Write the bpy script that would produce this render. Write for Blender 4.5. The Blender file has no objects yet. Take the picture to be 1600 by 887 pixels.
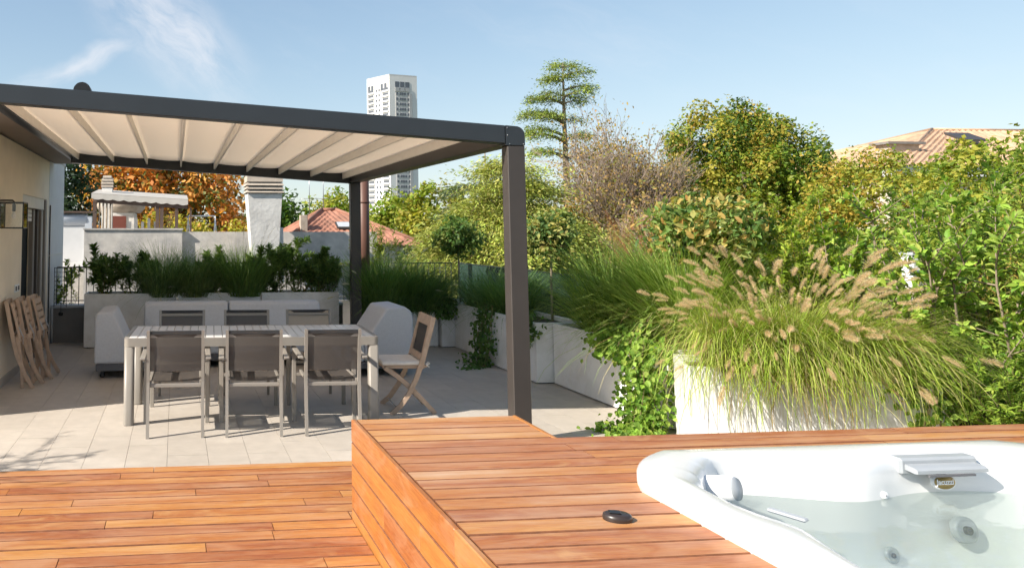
import bpy, bmesh, math, random
import numpy as np
from mathutils import Vector, Matrix, Quaternion, Euler
R = math.radians
scene = bpy.context.scene
col = scene.collection
# ------------------------------------------------------------------ camera
cam_data = bpy.data.cameras.new('camera'); cam = bpy.data.objects.new('camera', cam_data); col.objects.link(cam)
cam_data.sensor_width = 36; cam_data.lens = 27.0
cam_data.shift_x = 0.25; cam_data.shift_y = -0.1084
cam_data.clip_start = 0.05; cam_data.clip_end = 4000
cam.location = (0, 0, 1.66)
YAW, PITCH = 5.947, 4.384
cam.rotation_euler = (R(90 + PITCH), 0, R(-YAW))
scene.camera = cam
# ------------------------------------------------------------------ light
SUN_DIR = Vector((-1.30, -0.46, 1.0)).normalized()          # towards the sun
SUN_EL = math.asin(SUN_DIR.z); SUN_AZ = math.atan2(SUN_DIR.x, SUN_DIR.y)
sd = bpy.data.lights.new('sun', 'SUN'); sun = bpy.data.objects.new('sun', sd); col.objects.link(sun)
sd.energy = 3.75; sd.angle = R(0.55); sd.color = (1.0, 0.93, 0.82)
sun.rotation_euler = SUN_DIR.to_track_quat('Z', 'Y').to_euler(); sun.location = SUN_DIR * 60
world = bpy.data.worlds.new('World'); scene.world = world; world.use_nodes = True
wn, wl = world.node_tree.nodes, world.node_tree.links
wn.clear()
wout = wn.new('ShaderNodeOutputWorld'); wbg = wn.new('ShaderNodeBackground'); wbg.inputs[1].default_value = 0.096
sky = wn.new('ShaderNodeTexSky'); sky.sky_type = 'NISHITA'; sky.sun_disc = False
sky.sun_elevation = SUN_EL; sky.sun_rotation = SUN_AZ
sky.air_density = 1.0; sky.dust_density = 0.6; sky.ozone_density = 1.0; sky.altitude = 100
def wmath(op, a, b=None, c=None):
    n = wn.new('ShaderNodeMath'); n.operation = op
    for k, v in enumerate((a, b, c)):
        if v is None: continue
        if isinstance(v, (int, float)): n.inputs[k].default_value = v
        else: wl.new(v, n.inputs[k])
    return n.outputs[0]
tc = wn.new('ShaderNodeTexCoord'); sep = wn.new('ShaderNodeSeparateXYZ'); wl.new(tc.outputs['Generated'], sep.inputs[0])
yy = wmath('MAXIMUM', sep.outputs[1], 0.05)
cu = wmath('DIVIDE', sep.outputs[0], yy); cv = wmath('DIVIDE', sep.outputs[2], yy)
cuv = wn.new('ShaderNodeCombineXYZ'); wl.new(cu, cuv.inputs[0]); wl.new(cv, cuv.inputs[1])
def wisp(u0, v0, ang, a, b, nscale, nstretch, lo, hi, seed):
    mp = wn.new('ShaderNodeMapping'); mp.vector_type = 'TEXTURE'
    mp.inputs['Location'].default_value = (u0, v0, 0); mp.inputs['Rotation'].default_value = (0, 0, R(ang))
    wl.new(cuv.outputs[0], mp.inputs[0])
    dn = wn.new('ShaderNodeTexNoise'); dn.inputs['Scale'].default_value = 9; dn.inputs['Detail'].default_value = 5
    wl.new(mp.outputs[0], dn.inputs['Vector'])
    mx = wn.new('ShaderNodeVectorMath'); mx.operation = 'MULTIPLY_ADD'
    wl.new(dn.outputs['Color'], mx.inputs[0]); mx.inputs[1].default_value = (0.10, 0.07, 0); wl.new(mp.outputs[0], mx.inputs[2])
    ad = wn.new('ShaderNodeVectorMath'); ad.operation = 'ADD'; wl.new(mx.outputs[0], ad.inputs[0]); ad.inputs[1].default_value = (-0.05, -0.035, 0)
    sc = wn.new('ShaderNodeVectorMath'); sc.operation = 'MULTIPLY'; wl.new(ad.outputs[0], sc.inputs[0]); sc.inputs[1].default_value = (1/a, 1/b, 0)
    ln = wn.new('ShaderNodeVectorMath'); ln.operation = 'LENGTH'; wl.new(sc.outputs[0], ln.inputs[0])
    m = wn.new('ShaderNodeMapRange'); m.interpolation_type = 'SMOOTHSTEP'
    m.inputs[1].default_value = 1.15; m.inputs[2].default_value = 0.0; wl.new(ln.outputs['Value'], m.inputs[0])
    st = wn.new('ShaderNodeVectorMath'); st.operation = 'MULTIPLY'; wl.new(ad.outputs[0], st.inputs[0]); st.inputs[1].default_value = (nscale, nscale*nstretch, 1)
    of = wn.new('ShaderNodeVectorMath'); of.operation = 'ADD'; wl.new(st.outputs[0], of.inputs[0]); of.inputs[1].default_value = (seed, seed*.7, 0)
    nz = wn.new('ShaderNodeTexNoise'); nz.inputs['Scale'].default_value = 1; nz.inputs['Detail'].default_value = 8; nz.inputs['Roughness'].default_value = .62
    wl.new(of.outputs[0], nz.inputs['Vector'])
    m2 = wn.new('ShaderNodeMapRange'); m2.interpolation_type = 'SMOOTHSTEP'
    m2.inputs[1].default_value = lo; m2.inputs[2].default_value = hi; wl.new(nz.outputs[0], m2.inputs[0])
    return wmath('MULTIPLY', m.outputs[0], m2.outputs[0])
w1 = wisp(-0.015, 0.275, -45, 0.19, 0.075, 7, 2.6, .26, .72, 3.1)
w2 = wisp(-0.13, 0.215, 22, 0.13, 0.020, 7, 3, .22, .66, 7.7)
w3 = wisp(0.22, 0.22, -20, 0.25, 0.09, 6, 3.0, .45, .95, 12.4)
w4 = wisp(0.75, 0.25, -12, 1.6, 0.22, 3.2, 4.0, .46, .95, 21.0)
s12 = wmath('MAXIMUM', w1, wmath('MULTIPLY', w2, 0.85))
s34 = wmath('MAXIMUM', wmath('MULTIPLY', w3, 0.35), wmath('MULTIPLY', w4, 0.30))
cmask = wmath('MULTIPLY', wmath('MAXIMUM', s12, s34), wmath('GREATER_THAN', sep.outputs[1], 0.06))
cmask = wmath('MULTIPLY', cmask, 0.62)
vdiv = wn.new('ShaderNodeVectorMath'); vdiv.operation = 'MULTIPLY_ADD'; wl.new(sky.outputs[0], vdiv.inputs[0]); vdiv.inputs[1].default_value = (.118, .112, .112); vdiv.inputs[2].default_value = (.82, .78, .74)
vq = wn.new('ShaderNodeVectorMath'); vq.operation = 'DIVIDE'; wl.new(sky.outputs[0], vq.inputs[0]); wl.new(vdiv.outputs[0], vq.inputs[1]); skyc = vq.outputs[0]     # soft shoulder so that the horizon keeps its tint
cmix = wn.new('ShaderNodeMixRGB'); wl.new(cmask, cmix.inputs[0]); wl.new(skyc, cmix.inputs[1]); cmix.inputs[2].default_value = (5.2, 5.0, 5.0, 1)
wl.new(cmix.outputs[0], wbg.inputs[0]); wl.new(wbg.outputs[0], wout.inputs[0])
vs = scene.view_settings
vs.view_transform = 'Standard'; vs.look = 'None'; vs.gamma = 1; vs.use_curve_mapping = False; vs.exposure = 1.15
scene.render.engine = 'CYCLES'
scene.cycles.use_denoising = True
scene.cycles.max_bounces = 5; scene.cycles.diffuse_bounces = 3; scene.cycles.transparent_max_bounces = 10
scene.cycles.use_adaptive_sampling = True; scene.cycles.adaptive_threshold = .03
scene.cycles.sample_clamp_indirect = 6
# ------------------------------------------------------------------ materials
MATS = {}
def nodes_of(name):
    m = bpy.data.materials.new(name); m.use_nodes = True; MATS[name] = m
    nt = m.node_tree; nt.nodes.clear()
    out = nt.nodes.new('ShaderNodeOutputMaterial'); b = nt.nodes.new('ShaderNodeBsdfPrincipled')
    nt.links.new(b.outputs[0], out.inputs[0])
    return m, nt.nodes, nt.links, b, out
def mixc(N, L, fac, a, b, mode='MIX'):
    n = N.new('ShaderNodeMix'); n.data_type = 'RGBA'; n.blend_type = mode; n.clamp_factor = True
    for sock, v in ((n.inputs[0], fac), (n.inputs[6], a), (n.inputs[7], b)):
        if isinstance(v, (int, float)): sock.default_value = v
        elif isinstance(v, tuple): sock.default_value = (*v[:3], 1)
        else: L.new(v, sock)
    return n.outputs[2]
def noise(N, L, vec, scale, detail=4, rough=.55, dist=0):
    n = N.new('ShaderNodeTexNoise'); n.inputs['Scale'].default_value = scale; n.inputs['Detail'].default_value = detail
    n.inputs['Roughness'].default_value = rough; n.inputs['Distortion'].default_value = dist
    if vec is not None: L.new(vec, n.inputs['Vector'])
    return n.outputs[0]
def remap(N, L, v, a, b, c=0., d=1.):
    n = N.new('ShaderNodeMapRange'); n.inputs[1].default_value = a; n.inputs[2].default_value = b
    n.inputs[3].default_value = c; n.inputs[4].default_value = d; L.new(v, n.inputs[0]); return n.outputs[0]
def vmul(N, L, v, s):
    n = N.new('ShaderNodeVectorMath'); n.operation = 'MULTIPLY'; L.new(v, n.inputs[0]); n.inputs[1].default_value = s; return n.outputs[0]
def bump(N, L, b, h, strength=.3, dist=.01):
    n = N.new('ShaderNodeBump'); n.inputs['Strength'].default_value = strength; n.inputs['Distance'].default_value = dist
    L.new(h, n.inputs['Height']); L.new(n.outputs[0], b.inputs['Normal'])
def mat(name, c, rough=.6, var=.12, scale=6, bmp=.0, bscale=60, metal=0., rnd=0., coat=0., dirt=None, dscale=1.5, spec=.5):
    m, N, L, b, out = nodes_of(name)
    geo = N.new('ShaderNodeNewGeometry'); pos = geo.outputs['Position']
    f = noise(N, L, pos, scale, 5)
    lo = tuple(max(0, x*(1-var)) for x in c); hi = tuple(min(1, x*(1+var)) for x in c)
    cc = mixc(N, L, remap(N, L, f, .3, .7), lo, hi)
    if dirt:
        d = noise(N, L, pos, dscale, 6, .65)
        cc = mixc(N, L, remap(N, L, d, .45, .8, 0, .8), cc, dirt)
    if rnd:
        oi = N.new('ShaderNodeObjectInfo')
        hsv = N.new('ShaderNodeHueSaturation'); L.new(cc, hsv.inputs['Color'])
        L.new(remap(N, L, oi.outputs['Random'], 0, 1, 1-rnd, 1+rnd), hsv.inputs['Value']); cc = hsv.outputs[0]
    L.new(cc, b.inputs['Base Color']); b.inputs['Roughness'].default_value = rough; b.inputs['Metallic'].default_value = metal
    b.inputs['Specular IOR Level'].default_value = spec; b.inputs['Coat Weight'].default_value = coat
    if bmp: bump(N, L, b, noise(N, L, pos, bscale, 4), bmp, .01)
    return m
def leaf_mat(name, trans=.35, rough=.5, spec=.3):
    """colour comes from the per-leaf attribute Col (random hue per leaf)"""
    m, N, L, b, out = nodes_of(name)
    at = N.new('ShaderNodeAttribute'); at.attribute_name = 'Col'
    L.new(at.outputs['Color'], b.inputs['Base Color']); b.inputs['Roughness'].default_value = rough; b.inputs['Specular IOR Level'].default_value = spec
    t = N.new('ShaderNodeBsdfTranslucent'); 
    L.new(mixc(N, L, 1.0, at.outputs['Color'], (1.15, 1.15, .55), 'MULTIPLY'), t.inputs[0])
    mx = N.new('ShaderNodeMixShader'); mx.inputs[0].default_value = trans
    L.new(b.outputs[0], mx.inputs[1]); L.new(t.outputs[0], mx.inputs[2]); L.new(mx.outputs[0], out.inputs[0])
    return m
def leafobj_mat(name, stops, trans=.3, rough=.42):
    """single leaves: colour picked per object"""
    m, N, L, b, out = nodes_of(name)
    oi = N.new('ShaderNodeObjectInfo'); cr = N.new('ShaderNodeValToRGB'); cr.color_ramp.interpolation = 'LINEAR'
    el = cr.color_ramp.elements
    while len(el) < len(stops): el.new(.5)
    for k, s in enumerate(stops): el[k].position = k/(len(stops)-1); el[k].color = (*s, 1)
    L.new(oi.outputs['Random'], cr.inputs[0]); L.new(cr.outputs[0], b.inputs['Base Color']); b.inputs['Roughness'].default_value = rough
    t = N.new('ShaderNodeBsdfTranslucent'); L.new(cr.outputs[0], t.inputs[0])
    mx = N.new('ShaderNodeMixShader'); mx.inputs[0].default_value = trans
    L.new(b.outputs[0], mx.inputs[1]); L.new(t.outputs[0], mx.inputs[2]); L.new(mx.outputs[0], out.inputs[0])
    return m
def wood(name, stops, rough=.45, along='X', worn=.5, wcol=(.62, .45, .30), vary=1.):
    m, N, L, b, out = nodes_of(name)
    tc = N.new('ShaderNodeTexCoord'); oi = N.new('ShaderNodeObjectInfo'); geo = N.new('ShaderNodeNewGeometry')
    ofs = N.new('ShaderNodeVectorMath'); ofs.operation = 'MULTIPLY_ADD'
    cmb = N.new('ShaderNodeCombineXYZ')
    for k in range(3): L.new(oi.outputs['Random'], cmb.inputs[k])
    L.new(cmb.outputs[0], ofs.inputs[0]); ofs.inputs[1].default_value = (37, 61, 83); L.new(tc.outputs['Object'], ofs.inputs[2])
    sc = {'X': (1.2, 16, 16), 'Y': (16, 1.2, 16), 'Z': (16, 16, 1.2)}[along]
    v = vmul(N, L, ofs.outputs[0], sc)
    g = noise(N, L, v, 1.6, 6, .6, .6)
    fine = noise(N, L, vmul(N, L, ofs.outputs[0], tuple(x*5 for x in sc)), 1.5, 3, .6)
    cr = N.new('ShaderNodeValToRGB'); el = cr.color_ramp.elements
    while len(el) < len(stops): el.new(.5)
    for k, s in enumerate(stops): el[k].position = k/(len(stops)-1); el[k].color = (*s, 1)
    a = N.new('ShaderNodeMath'); a.operation = 'MULTIPLY_ADD'; L.new(oi.outputs['Random'], a.inputs[0]); a.inputs[1].default_value = .8*vary
    L.new(remap(N, L, g, .25, .75, -.18, .36), a.inputs[2]); L.new(a.outputs[0], cr.inputs[0])
    c = mixc(N, L, remap(N, L, fine, .35, .75, 0, .34), cr.outputs[0], tuple(x*.45 for x in stops[0]))
    big = noise(N, L, vmul(N, L, geo.outputs['Position'], (.6, 1.5, 1)), 1.7, 5, .65)
    g2 = noise(N, L, v, .8, 5, .6, .3)
    wm = N.new('ShaderNodeMath'); wm.operation = 'MULTIPLY'; L.new(remap(N, L, big, .45, .72), wm.inputs[0]); L.new(remap(N, L, g2, .4, .7, 0, worn), wm.inputs[1])
    c = mixc(N, L, wm.outputs[0], c, wcol)
    bl = noise(N, L, vmul(N, L, ofs.outputs[0], tuple(2.2 if x < 2 else 7 for x in sc)), 1.0, 5, .6, 1.2)
    c = mixc(N, L, remap(N, L, bl, .48, .70, 0, .55), c, (.50, .27, .15) if vary > .5 else stops[0])
    c = mixc(N, L, remap(N, L, bl, .46, .28, 0, .45), c, stops[-1])
    L.new(c, b.inputs['Base Color']); L.new(remap(N, L, fine, .3, .7, rough-.07, rough+.13), b.inputs['Roughness'])
    bump(N, L, b, fine, .25, .004)
    return m
# ------------------------------------------------------------------ mesh builder
class MB:
    def __init__(s): s.v = []; s.f = []; s.sm = []
    def add(s, vs, fs, smooth=False):
        o = len(s.v); s.v += [tuple(p) for p in vs]; s.f += [tuple(i+o for i in f) for f in fs]; s.sm += [smooth]*len(fs); return s
    def box(s, x0, x1, y0, y1, z0, z1, ch=0., M=None):
        if ch <= 0:
            vs = [(x, y, z) for z in (z0, z1) for y in (y0, y1) for x in (x0, x1)]
            fs = [(0, 2, 3, 1), (4, 5, 7, 6), (0, 1, 5, 4), (2, 6, 7, 3), (0, 4, 6, 2), (1, 3, 7, 5)]
        else:   # all edges chamfered
            c = min(ch, (x1-x0)/2.01, (y1-y0)/2.01, (z1-z0)/2.01)
            bm = bmesh.new(); bmesh.ops.create_cube(bm, size=1)
            for v in bm.verts: v.co = ((x0+x1)/2+v.co.x*(x1-x0), (y0+y1)/2+v.co.y*(y1-y0), (z0+z1)/2+v.co.z*(z1-z0))
            bmesh.ops.bevel(bm, geom=bm.edges[:], offset=c, segments=1, affect='EDGES', profile=.5)
            bm.verts.index_update(); vs = [tuple(v.co) for v in bm.verts]; fs = [tuple(v.index for v in f.verts) for f in bm.faces]; bm.free()
        if M is not None: vs = [tuple(M @ Vector(p)) for p in vs]
        return s.add(vs, fs)
    def tube(s, pts, rad, n=8, cap=True, smooth=True, sq=1.):
        pts = [Vector(p) for p in pts]; m = len(pts)
        if isinstance(rad, (int, float)): rad = [rad]*m
        t0 = (pts[1]-pts[0]).normalized(); ref = Vector((0, 0, 1)) if abs(t0.z) < .9 else Vector((1, 0, 0))
        a = t0.cross(ref).normalized(); vs = []
        for k in range(m):
            t = (pts[min(k+1, m-1)]-pts[max(k-1, 0)]).normalized()
            a = (a - t*a.dot(t)).normalized(); bb = t.cross(a)
            for j in range(n):
                th = 2*math.pi*j/n; vs.append(tuple(pts[k]+(a*math.cos(th)+bb*math.sin(th)*sq)*rad[k]))
        fs = [(k*n+j, k*n+(j+1) % n, (k+1)*n+(j+1) % n, (k+1)*n+j) for k in range(m-1) for j in range(n)]
        s.add(vs, fs, smooth)
        if cap: s.f += [tuple(len(s.v)-m*n+j for j in reversed(range(n))), tuple(len(s.v)-n+j for j in range(n))]; s.sm += [False, False]
        return s
    def prism(s, poly, a0, a1, axis='y', smooth=False):
        """poly of 2-D points; axis y: (x,z); axis x: (y,z); axis z: (x,y)"""
        n = len(poly)
        mk = {'y': lambda p, a: (p[0], a, p[1]), 'x': lambda p, a: (a, p[0], p[1]), 'z': lambda p, a: (p[0], p[1], a)}[axis]
        vs = [mk(p, a0) for p in poly]+[mk(p, a1) for p in poly]
        fs = [tuple(range(n)), tuple(range(2*n-1, n-1, -1))]+[(i, n+i, n+(i+1) % n, (i+1) % n) for i in range(n)]
        return s.add(vs, fs, smooth)
    def loops(s, loops, close_end=True, smooth=True):
        n = len(loops[0]); vs = [p for l in loops for p in l]
        fs = [(k*n+j, k*n+(j+1) % n, (k+1)*n+(j+1) % n, (k+1)*n+j) for k in range(len(loops)-1) for j in range(n)]
        if close_end: fs.append(tuple((len(loops)-1)*n+j for j in range(n)))
        return s.add(vs, fs, smooth)
    def lathe(s, prof, c=(0, 0, 0), n=20, M=None, smooth=True):
        lp = []
        for r, z in prof:
            l = [Vector((r*math.cos(2*math.pi*j/n), r*math.sin(2*math.pi*j/n), z)) for j in range(n)]
            lp.append([tuple((M @ p if M is not None else p)+Vector(c)) for p in l])
        return s.loops(lp, True, smooth)
    def build(s, name, m, parent=None, bevel=0, segs=2, loc=None):
        me = bpy.data.meshes.new(name); me.from_pydata(s.v, [], s.f)
        me.polygons.foreach_set('use_smooth', s.sm); me.update()
        bm = bmesh.new(); bm.from_mesh(me); bmesh.ops.recalc_face_normals(bm, faces=bm.faces[:]); bm.to_mesh(me); bm.free()
        o = bpy.data.objects.new(name, me); col.objects.link(o); me.materials.append(MATS[m] if isinstance(m, str) else m)
        if loc is not None: o.location = loc
        if bevel:
            bv = o.modifiers.new('bevel', 'BEVEL'); bv.width = bevel; bv.segments = segs; bv.limit_method = 'ANGLE'; bv.angle_limit = R(40)
            me.polygons.foreach_set('use_smooth', [True]*len(me.polygons))
            wnm = o.modifiers.new('wn', 'WEIGHTED_NORMAL'); wnm.keep_sharp = False
        if parent is not None: child(o, parent)
        return o
def child(o, root):
    o.parent = root
    M = Matrix.LocRotScale(root.location, root.rotation_euler, None)
    if root.parent is not None: M = Matrix.LocRotScale(root.parent.location, root.parent.rotation_euler, None) @ root.matrix_parent_inverse @ M
    o.matrix_parent_inverse = M.inverted(); return o
def tag(o, label=None, cat=None, group=None, kind=None):
    if label: o['label'] = label
    if cat: o['category'] = cat
    if group: o['group'] = group
    if kind: o['kind'] = kind
    return o
def thing(name, loc, label, cat, group=None, rz=0.):
    o = bpy.data.objects.new(name, None); col.objects.link(o); o.location = loc; o.rotation_euler = (0, 0, rz); o.empty_display_size = .1
    return tag(o, label, cat, group)
def copy_tree(o, parent=None):
    c = o.copy(); col.objects.link(c)
    if parent is not None: c.parent = parent
    for ch in list(o.children): copy_tree(ch, c)
    return c
def share(o, name=None, parent=None, loc=None, rot=None, scale=None):
    c = o.copy(); col.objects.link(c)
    if loc is not None: c.location = loc
    if rot is not None: c.rotation_euler = rot
    if scale is not None: c.scale = scale
    if parent is not None: child(c, parent)
    return c
# ------------------------------------------------------------------ foliage (numpy)
def nmesh(name, V, F, m, parent=None, cols=None, smooth=False):
    V = np.asarray(V, np.float32); F = np.asarray(F, np.int32); nf, k = F.shape
    me = bpy.data.meshes.new(name); me.vertices.add(len(V)); me.vertices.foreach_set('co', V.ravel())
    me.loops.add(nf*k); me.loops.foreach_set('vertex_index', F.ravel())
    me.polygons.add(nf); me.polygons.foreach_set('loop_start', np.arange(0, nf*k, k, dtype=np.int32))
    me.polygons.foreach_set('use_smooth', np.full(nf, smooth)); me.update(calc_edges=True)
    if cols is not None:
        ca = me.color_attributes.new('Col', 'FLOAT_COLOR', 'POINT')
        ca.data.foreach_set('color', np.concatenate([cols, np.ones((len(cols), 1))], 1).astype(np.float32).ravel())
    me.materials.append(MATS[m] if isinstance(m, str) else m)
    o = bpy.data.objects.new(name, me); col.objects.link(o)
    if parent is not None: child(o, parent)
    return o
def unit(a): return a/np.maximum(np.linalg.norm(a, axis=-1, keepdims=True), 1e-9)
def leaf_geo(P, D, Nn, L, W, fold=.0):
    """rhombic leaves: 4 verts 1 quad (fold=0) or 5 verts 4 tris folded along the midrib"""
    P = np.asarray(P); D = unit(D); S = unit(np.cross(D, Nn)); U = np.cross(S, D); L = L[:, None]; W = W[:, None]; n = len(P)
    if fold == 0:
        V = np.stack([P, P+D*L*.45+S*W*.5, P+D*L, P+D*L*.45-S*W*.5], 1).reshape(-1, 3)
        F = np.arange(4*n).reshape(n, 4); return V, F, 4
    V = np.stack([P, P+D*L*.33+S*W*.46+U*W*fold, P+D*L*.7+S*W*.36+U*W*fold, P+D*L-U*L*.12, P+D*L*.7-S*W*.36+U*W*fold, P+D*L*.33-S*W*.46+U*W*fold, P+D*L*.5], 1).reshape(-1, 3)
    t = np.array([[0, 6, 1], [1, 6, 2], [2, 6, 3], [3, 6, 4], [4, 6, 5], [5, 6, 0]])
    F = (np.arange(n)[:, None, None]*7+t[None]).reshape(-1, 3); return V, F, 7
def pick_cols(rng, pal, n, jit=.18):
    pal = np.array(pal); i = rng.integers(0, len(pal), n); c = pal[i]*(1+rng.uniform(-jit, jit, (n, 1)))*(1+rng.uniform(-jit*.4, jit*.4, (n, 3)))
    return np.clip(c, .003, 1)
def clump_cloud(rng, C, Rad, n_per, size, pal, aspect=.55, flat=1., up=.5, droop=0., jit=.18, fold=0., hollow=.35, outc=None, per_clump=True):
    """leaves in clumps with centres C (k,3) and radii Rad (k,) """
    C = np.asarray(C, float); k = len(C); n = k*n_per
    d = unit(rng.normal(size=(n, 3))); r = (hollow+(1-hollow)*rng.random(n)**.6)
    cc = np.repeat(C, n_per, 0); rr = np.repeat(Rad, n_per)
    off = d*(r*rr)[:, None]; off[:, 2] *= flat
    P = cc+off
    Nn = unit(d*.7+np.array([0, 0, up])+rng.normal(size=(n, 3))*.45)
    D = unit(np.cross(Nn, rng.normal(size=(n, 3)))+d*.35+np.array([0, 0, -droop]))
    L = size*rng.uniform(.45, 1.45, n)
    V, F, q = leaf_geo(P, D, Nn, L, L*aspect, fold)
    if per_clump:
        pc = pick_cols(rng, pal, k, jit*.6); c = np.repeat(pc, n_per, 0)*(1+rng.uniform(-jit, jit, (n, 1))); sw = rng.random(n) < .35
        c[sw] = pick_cols(rng, pal, int(sw.sum()), jit)
    else: c = pick_cols(rng, pal, n, jit)
    return V, F, np.repeat(np.clip(c, .003, 1), q, 0)
def merge(parts):
    V, F, Cc, o = [], [], [], 0
    for v, f, c in parts: V.append(v); F.append(f+o); Cc.append(c); o += len(v)
    return np.concatenate(V), np.concatenate(F), np.concatenate(Cc)
def ell_centres(rng, ells, k, bias=.5, zmin=None):
    vol = np.array([e[1][0]*e[1][1]*e[1][2] for e in ells]); w = rng.choice(len(ells), k, p=vol/vol.sum())
    out = []
    for i in w:
        c, r = ells[i]
        d = rng.normal(size=3); d /= np.linalg.norm(d); out.append(np.array(c)+d*np.array(r)*(rng.random()**(1/3*bias*2) if bias < 1 else rng.random()**.12))
    return np.array(out)
def curve_pts(a, b, sag, n=6, rng=None, wob=0.):
    a = Vector(a); b = Vector(b); out = []
    for i in range(n):
        t = i/(n-1); p = a.lerp(b, t)+Vector((0, 0, sag*math.sin(math.pi*t)))
        if rng is not None and 0 < i < n-1: p += Vector(rng.normal(size=3)*wob)
        out.append(p)
    return out
def grass_geo(rng, base, n, rad, L0, L1, tilt, curl, width, pal, K=6, lean=(0, 0), jit=.2, rootvar=.3):
    base = np.array(base, float); az = rng.uniform(0, 2*np.pi, n); rr = rad*np.sqrt(rng.random(n))
    P = base+np.stack([rr*np.cos(az), rr*np.sin(az), np.zeros(n)], 1)
    az = az+rng.normal(size=n)*.5; L = rng.uniform(L0, L1, n); th = np.abs(rng.normal(size=n))*tilt+.03; cu = curl*rng.uniform(.5, 1.5, n)
    H = np.stack([np.cos(az), np.sin(az)], 1)+np.array(lean)*rng.uniform(.5, 1.2, (n, 1)); H = H/np.maximum(np.linalg.norm(H, axis=1, keepdims=True), .2)
    S = np.stack([-H[:, 1], H[:, 0], np.zeros(n)], 1); pts = [P]; tw = rng.normal(size=n)*.6
    side = unit(S+np.stack([H[:, 0], H[:, 1], np.zeros(n)], 1)*tw[:, None])
    for k in range(K):
        s = (k+.5)/K; a = th+cu*s**1.4; step = L/K
        pts.append(pts[-1]+np.stack([H[:, 0]*np.sin(a)*step, H[:, 1]*np.sin(a)*step, np.cos(a)*step], 1))
    V = []
    for k in range(K+1):
        s = k/K; w = width*(1-s**2.2)*.5+.0004; V += [pts[k]+side*w, pts[k]-side*w]
    V = np.stack(V, 1).reshape(-1, 3); q = 2*(K+1)
    t = np.array([[2*k, 2*k+1, 2*k+3, 2*k+2] for k in range(K)])
    F = (np.arange(n)[:, None, None]*q+t[None]).reshape(-1, 4)
    return V, F, np.repeat(pick_cols(rng, pal, n, jit), q, 0), pts[-1], unit(pts[-1]-pts[-2])
# ------------------------------------------------------------------ material set
mat('tile', (.50, .445, .385), .55, .07, 9, .05, 120, rnd=.05, dirt=(.41, .36, .305), dscale=1.1)
mat('grout', (.17, .15, .13), .9, .2, 30)
wood('deckwood', [(.30, .09, .036), (.41, .14, .042), (.50, .20, .052), (.57, .27, .078), (.64, .39, .17)], .42, 'X', .95, (.58, .40, .27), .72)
wood('sidewood', [(.30, .085, .025), (.38, .13, .032), (.48, .21, .05)], .38, 'Y', .25, (.58, .34, .13), .95)
mat('plankedge', (.19, .07, .03), .8, .3, 20)
mat('deckdark', (.03, .018, .012), .9, .2)
mat('plaster', (.84, .73, .58), .85, .05, 3, .12, 90)
mat('whitewall', (.62, .61, .60), .8, .05, 3, .08, 90)
mat('parapet', (.20, .19, .18), .85, .1, 4, .1, 60)
mat('sill', (.48, .50, .53), .5, .05)
mat('anthracite', (.030, .036, .043), .38, .06, 5, spec=.45)
mat('bronze', (.055, .047, .043), .42, .06, 5, spec=.45)
mat('soffit', (.18, .15, .125), .7, .05)
mat('ribwhite', (.84, .79, .72), .5, .03)
mat('black', (.012, .012, .013), .4, .1)
mat('unlitroom', (.010, .013, .013), .7, .1, spec=.1)  # matte near-black, the doorway's inner shade put into the colour
mat('frame', (.20, .18, .16), .5, .05)
mat('shutter', (.60, .58, .53), .5, .05)
mat('steel', (.42, .42, .43), .3, .05, metal=.8)
mat('taupe', (.27, .245, .215), .4, .04, 5)
mat('tabletop', (.70, .68, .66), .33, .04, 5)
mat('teak', (.50, .36, .26), .6, .15, 14, .08, 80)
mat('cushion', (.78, .74, .69), .9, .05, 20, .2, 200)
mat('loungefab', (.58, .59, .62), .92, .05, 40, .2, 400)
mat('loungebase', (.13, .13, .14), .85, .05, 40)
mat('planter', (.87, .86, .85), .6, .03, 3, .06, 40, dirt=(.64, .61, .56), dscale=3.5)
mat('soil', (.045, .03, .02), .95, .4, 30, .5, 60)
mat('bark', (.13, .095, .07), .9, .3, 12, .6, 25)
mat('barklight', (.26, .205, .15), .9, .25, 14, .5, 30)
mat('twig', (.36, .28, .22), .9, .25, 3)
mat('twigpink', (.46, .33, .26), .9, .25, 3)
mat('stem', (.17, .14, .055), .8, .25, 10)
mat('concrete', (.56, .52, .47), .9, .14, 5, .25, 20, dirt=(.24, .24, .25), dscale=1.9)
mat('stucco', (.76, .73, .69), .95, .12, 8, .7, 14, dirt=(.34, .32, .29), dscale=4.0)
mat('capcon', (.46, .39, .32), .9, .1, 4, .2, 20, dirt=(.25, .2, .16), dscale=3)
mat('awning', (.44, .41, .37), .9, .06, 3)
mat('rotwood', (.10, .065, .05), .85, .2, 6)
mat('redhut', (.17, .045, .03), .7, .1)
mat('roofred', (.36, .165, .11), .85, .25, 1.6, .3, 9, dirt=(.17, .10, .07), dscale=.9)
mat('rooforange', (.56, .36, .23), .85, .25, 1.4, .3, 9, dirt=(.40, .27, .18), dscale=.5)
mat('copper', (.13, .062, .045), .5, .12, 4, spec=.4)
mat('facade', (.74, .72, .70), .85, .04, .05)
mat('facade2', (.58, .56, .54), .85, .05, .05)
mat('facwin', (.12, .13, .15), .25, .1, .3)
mat('facgrey', (.40, .40, .40), .8, .1, .05)
mat('cream', (.66, .57, .45), .85, .05, 1)
mat('eavewhite', (.80, .78, .76), .7, .03)
mat('ground', (.075, .09, .04), .95, .4, .2, .3, 1)
mat('gold', (.36, .25, .085), .35, .05, metal=.5)
mat('whiteplastic', (.80, .80, .80), .3, .02)
mat('greyplastic', (.36, .38, .40), .35, .04)
mat('acrylic', (.74, .735, .73), .22, .015, 4, .06, 300, coat=.4)
mat('puck', (.035, .025, .022), .35, .2)
mat('rust', (.30, .11, .05), .85, .25, 10)
for nm, tr in (('leaf', .42), ('leafdense', .25), ('grass', .38), ('needle', .25)): leaf_mat(nm, tr)
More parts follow.
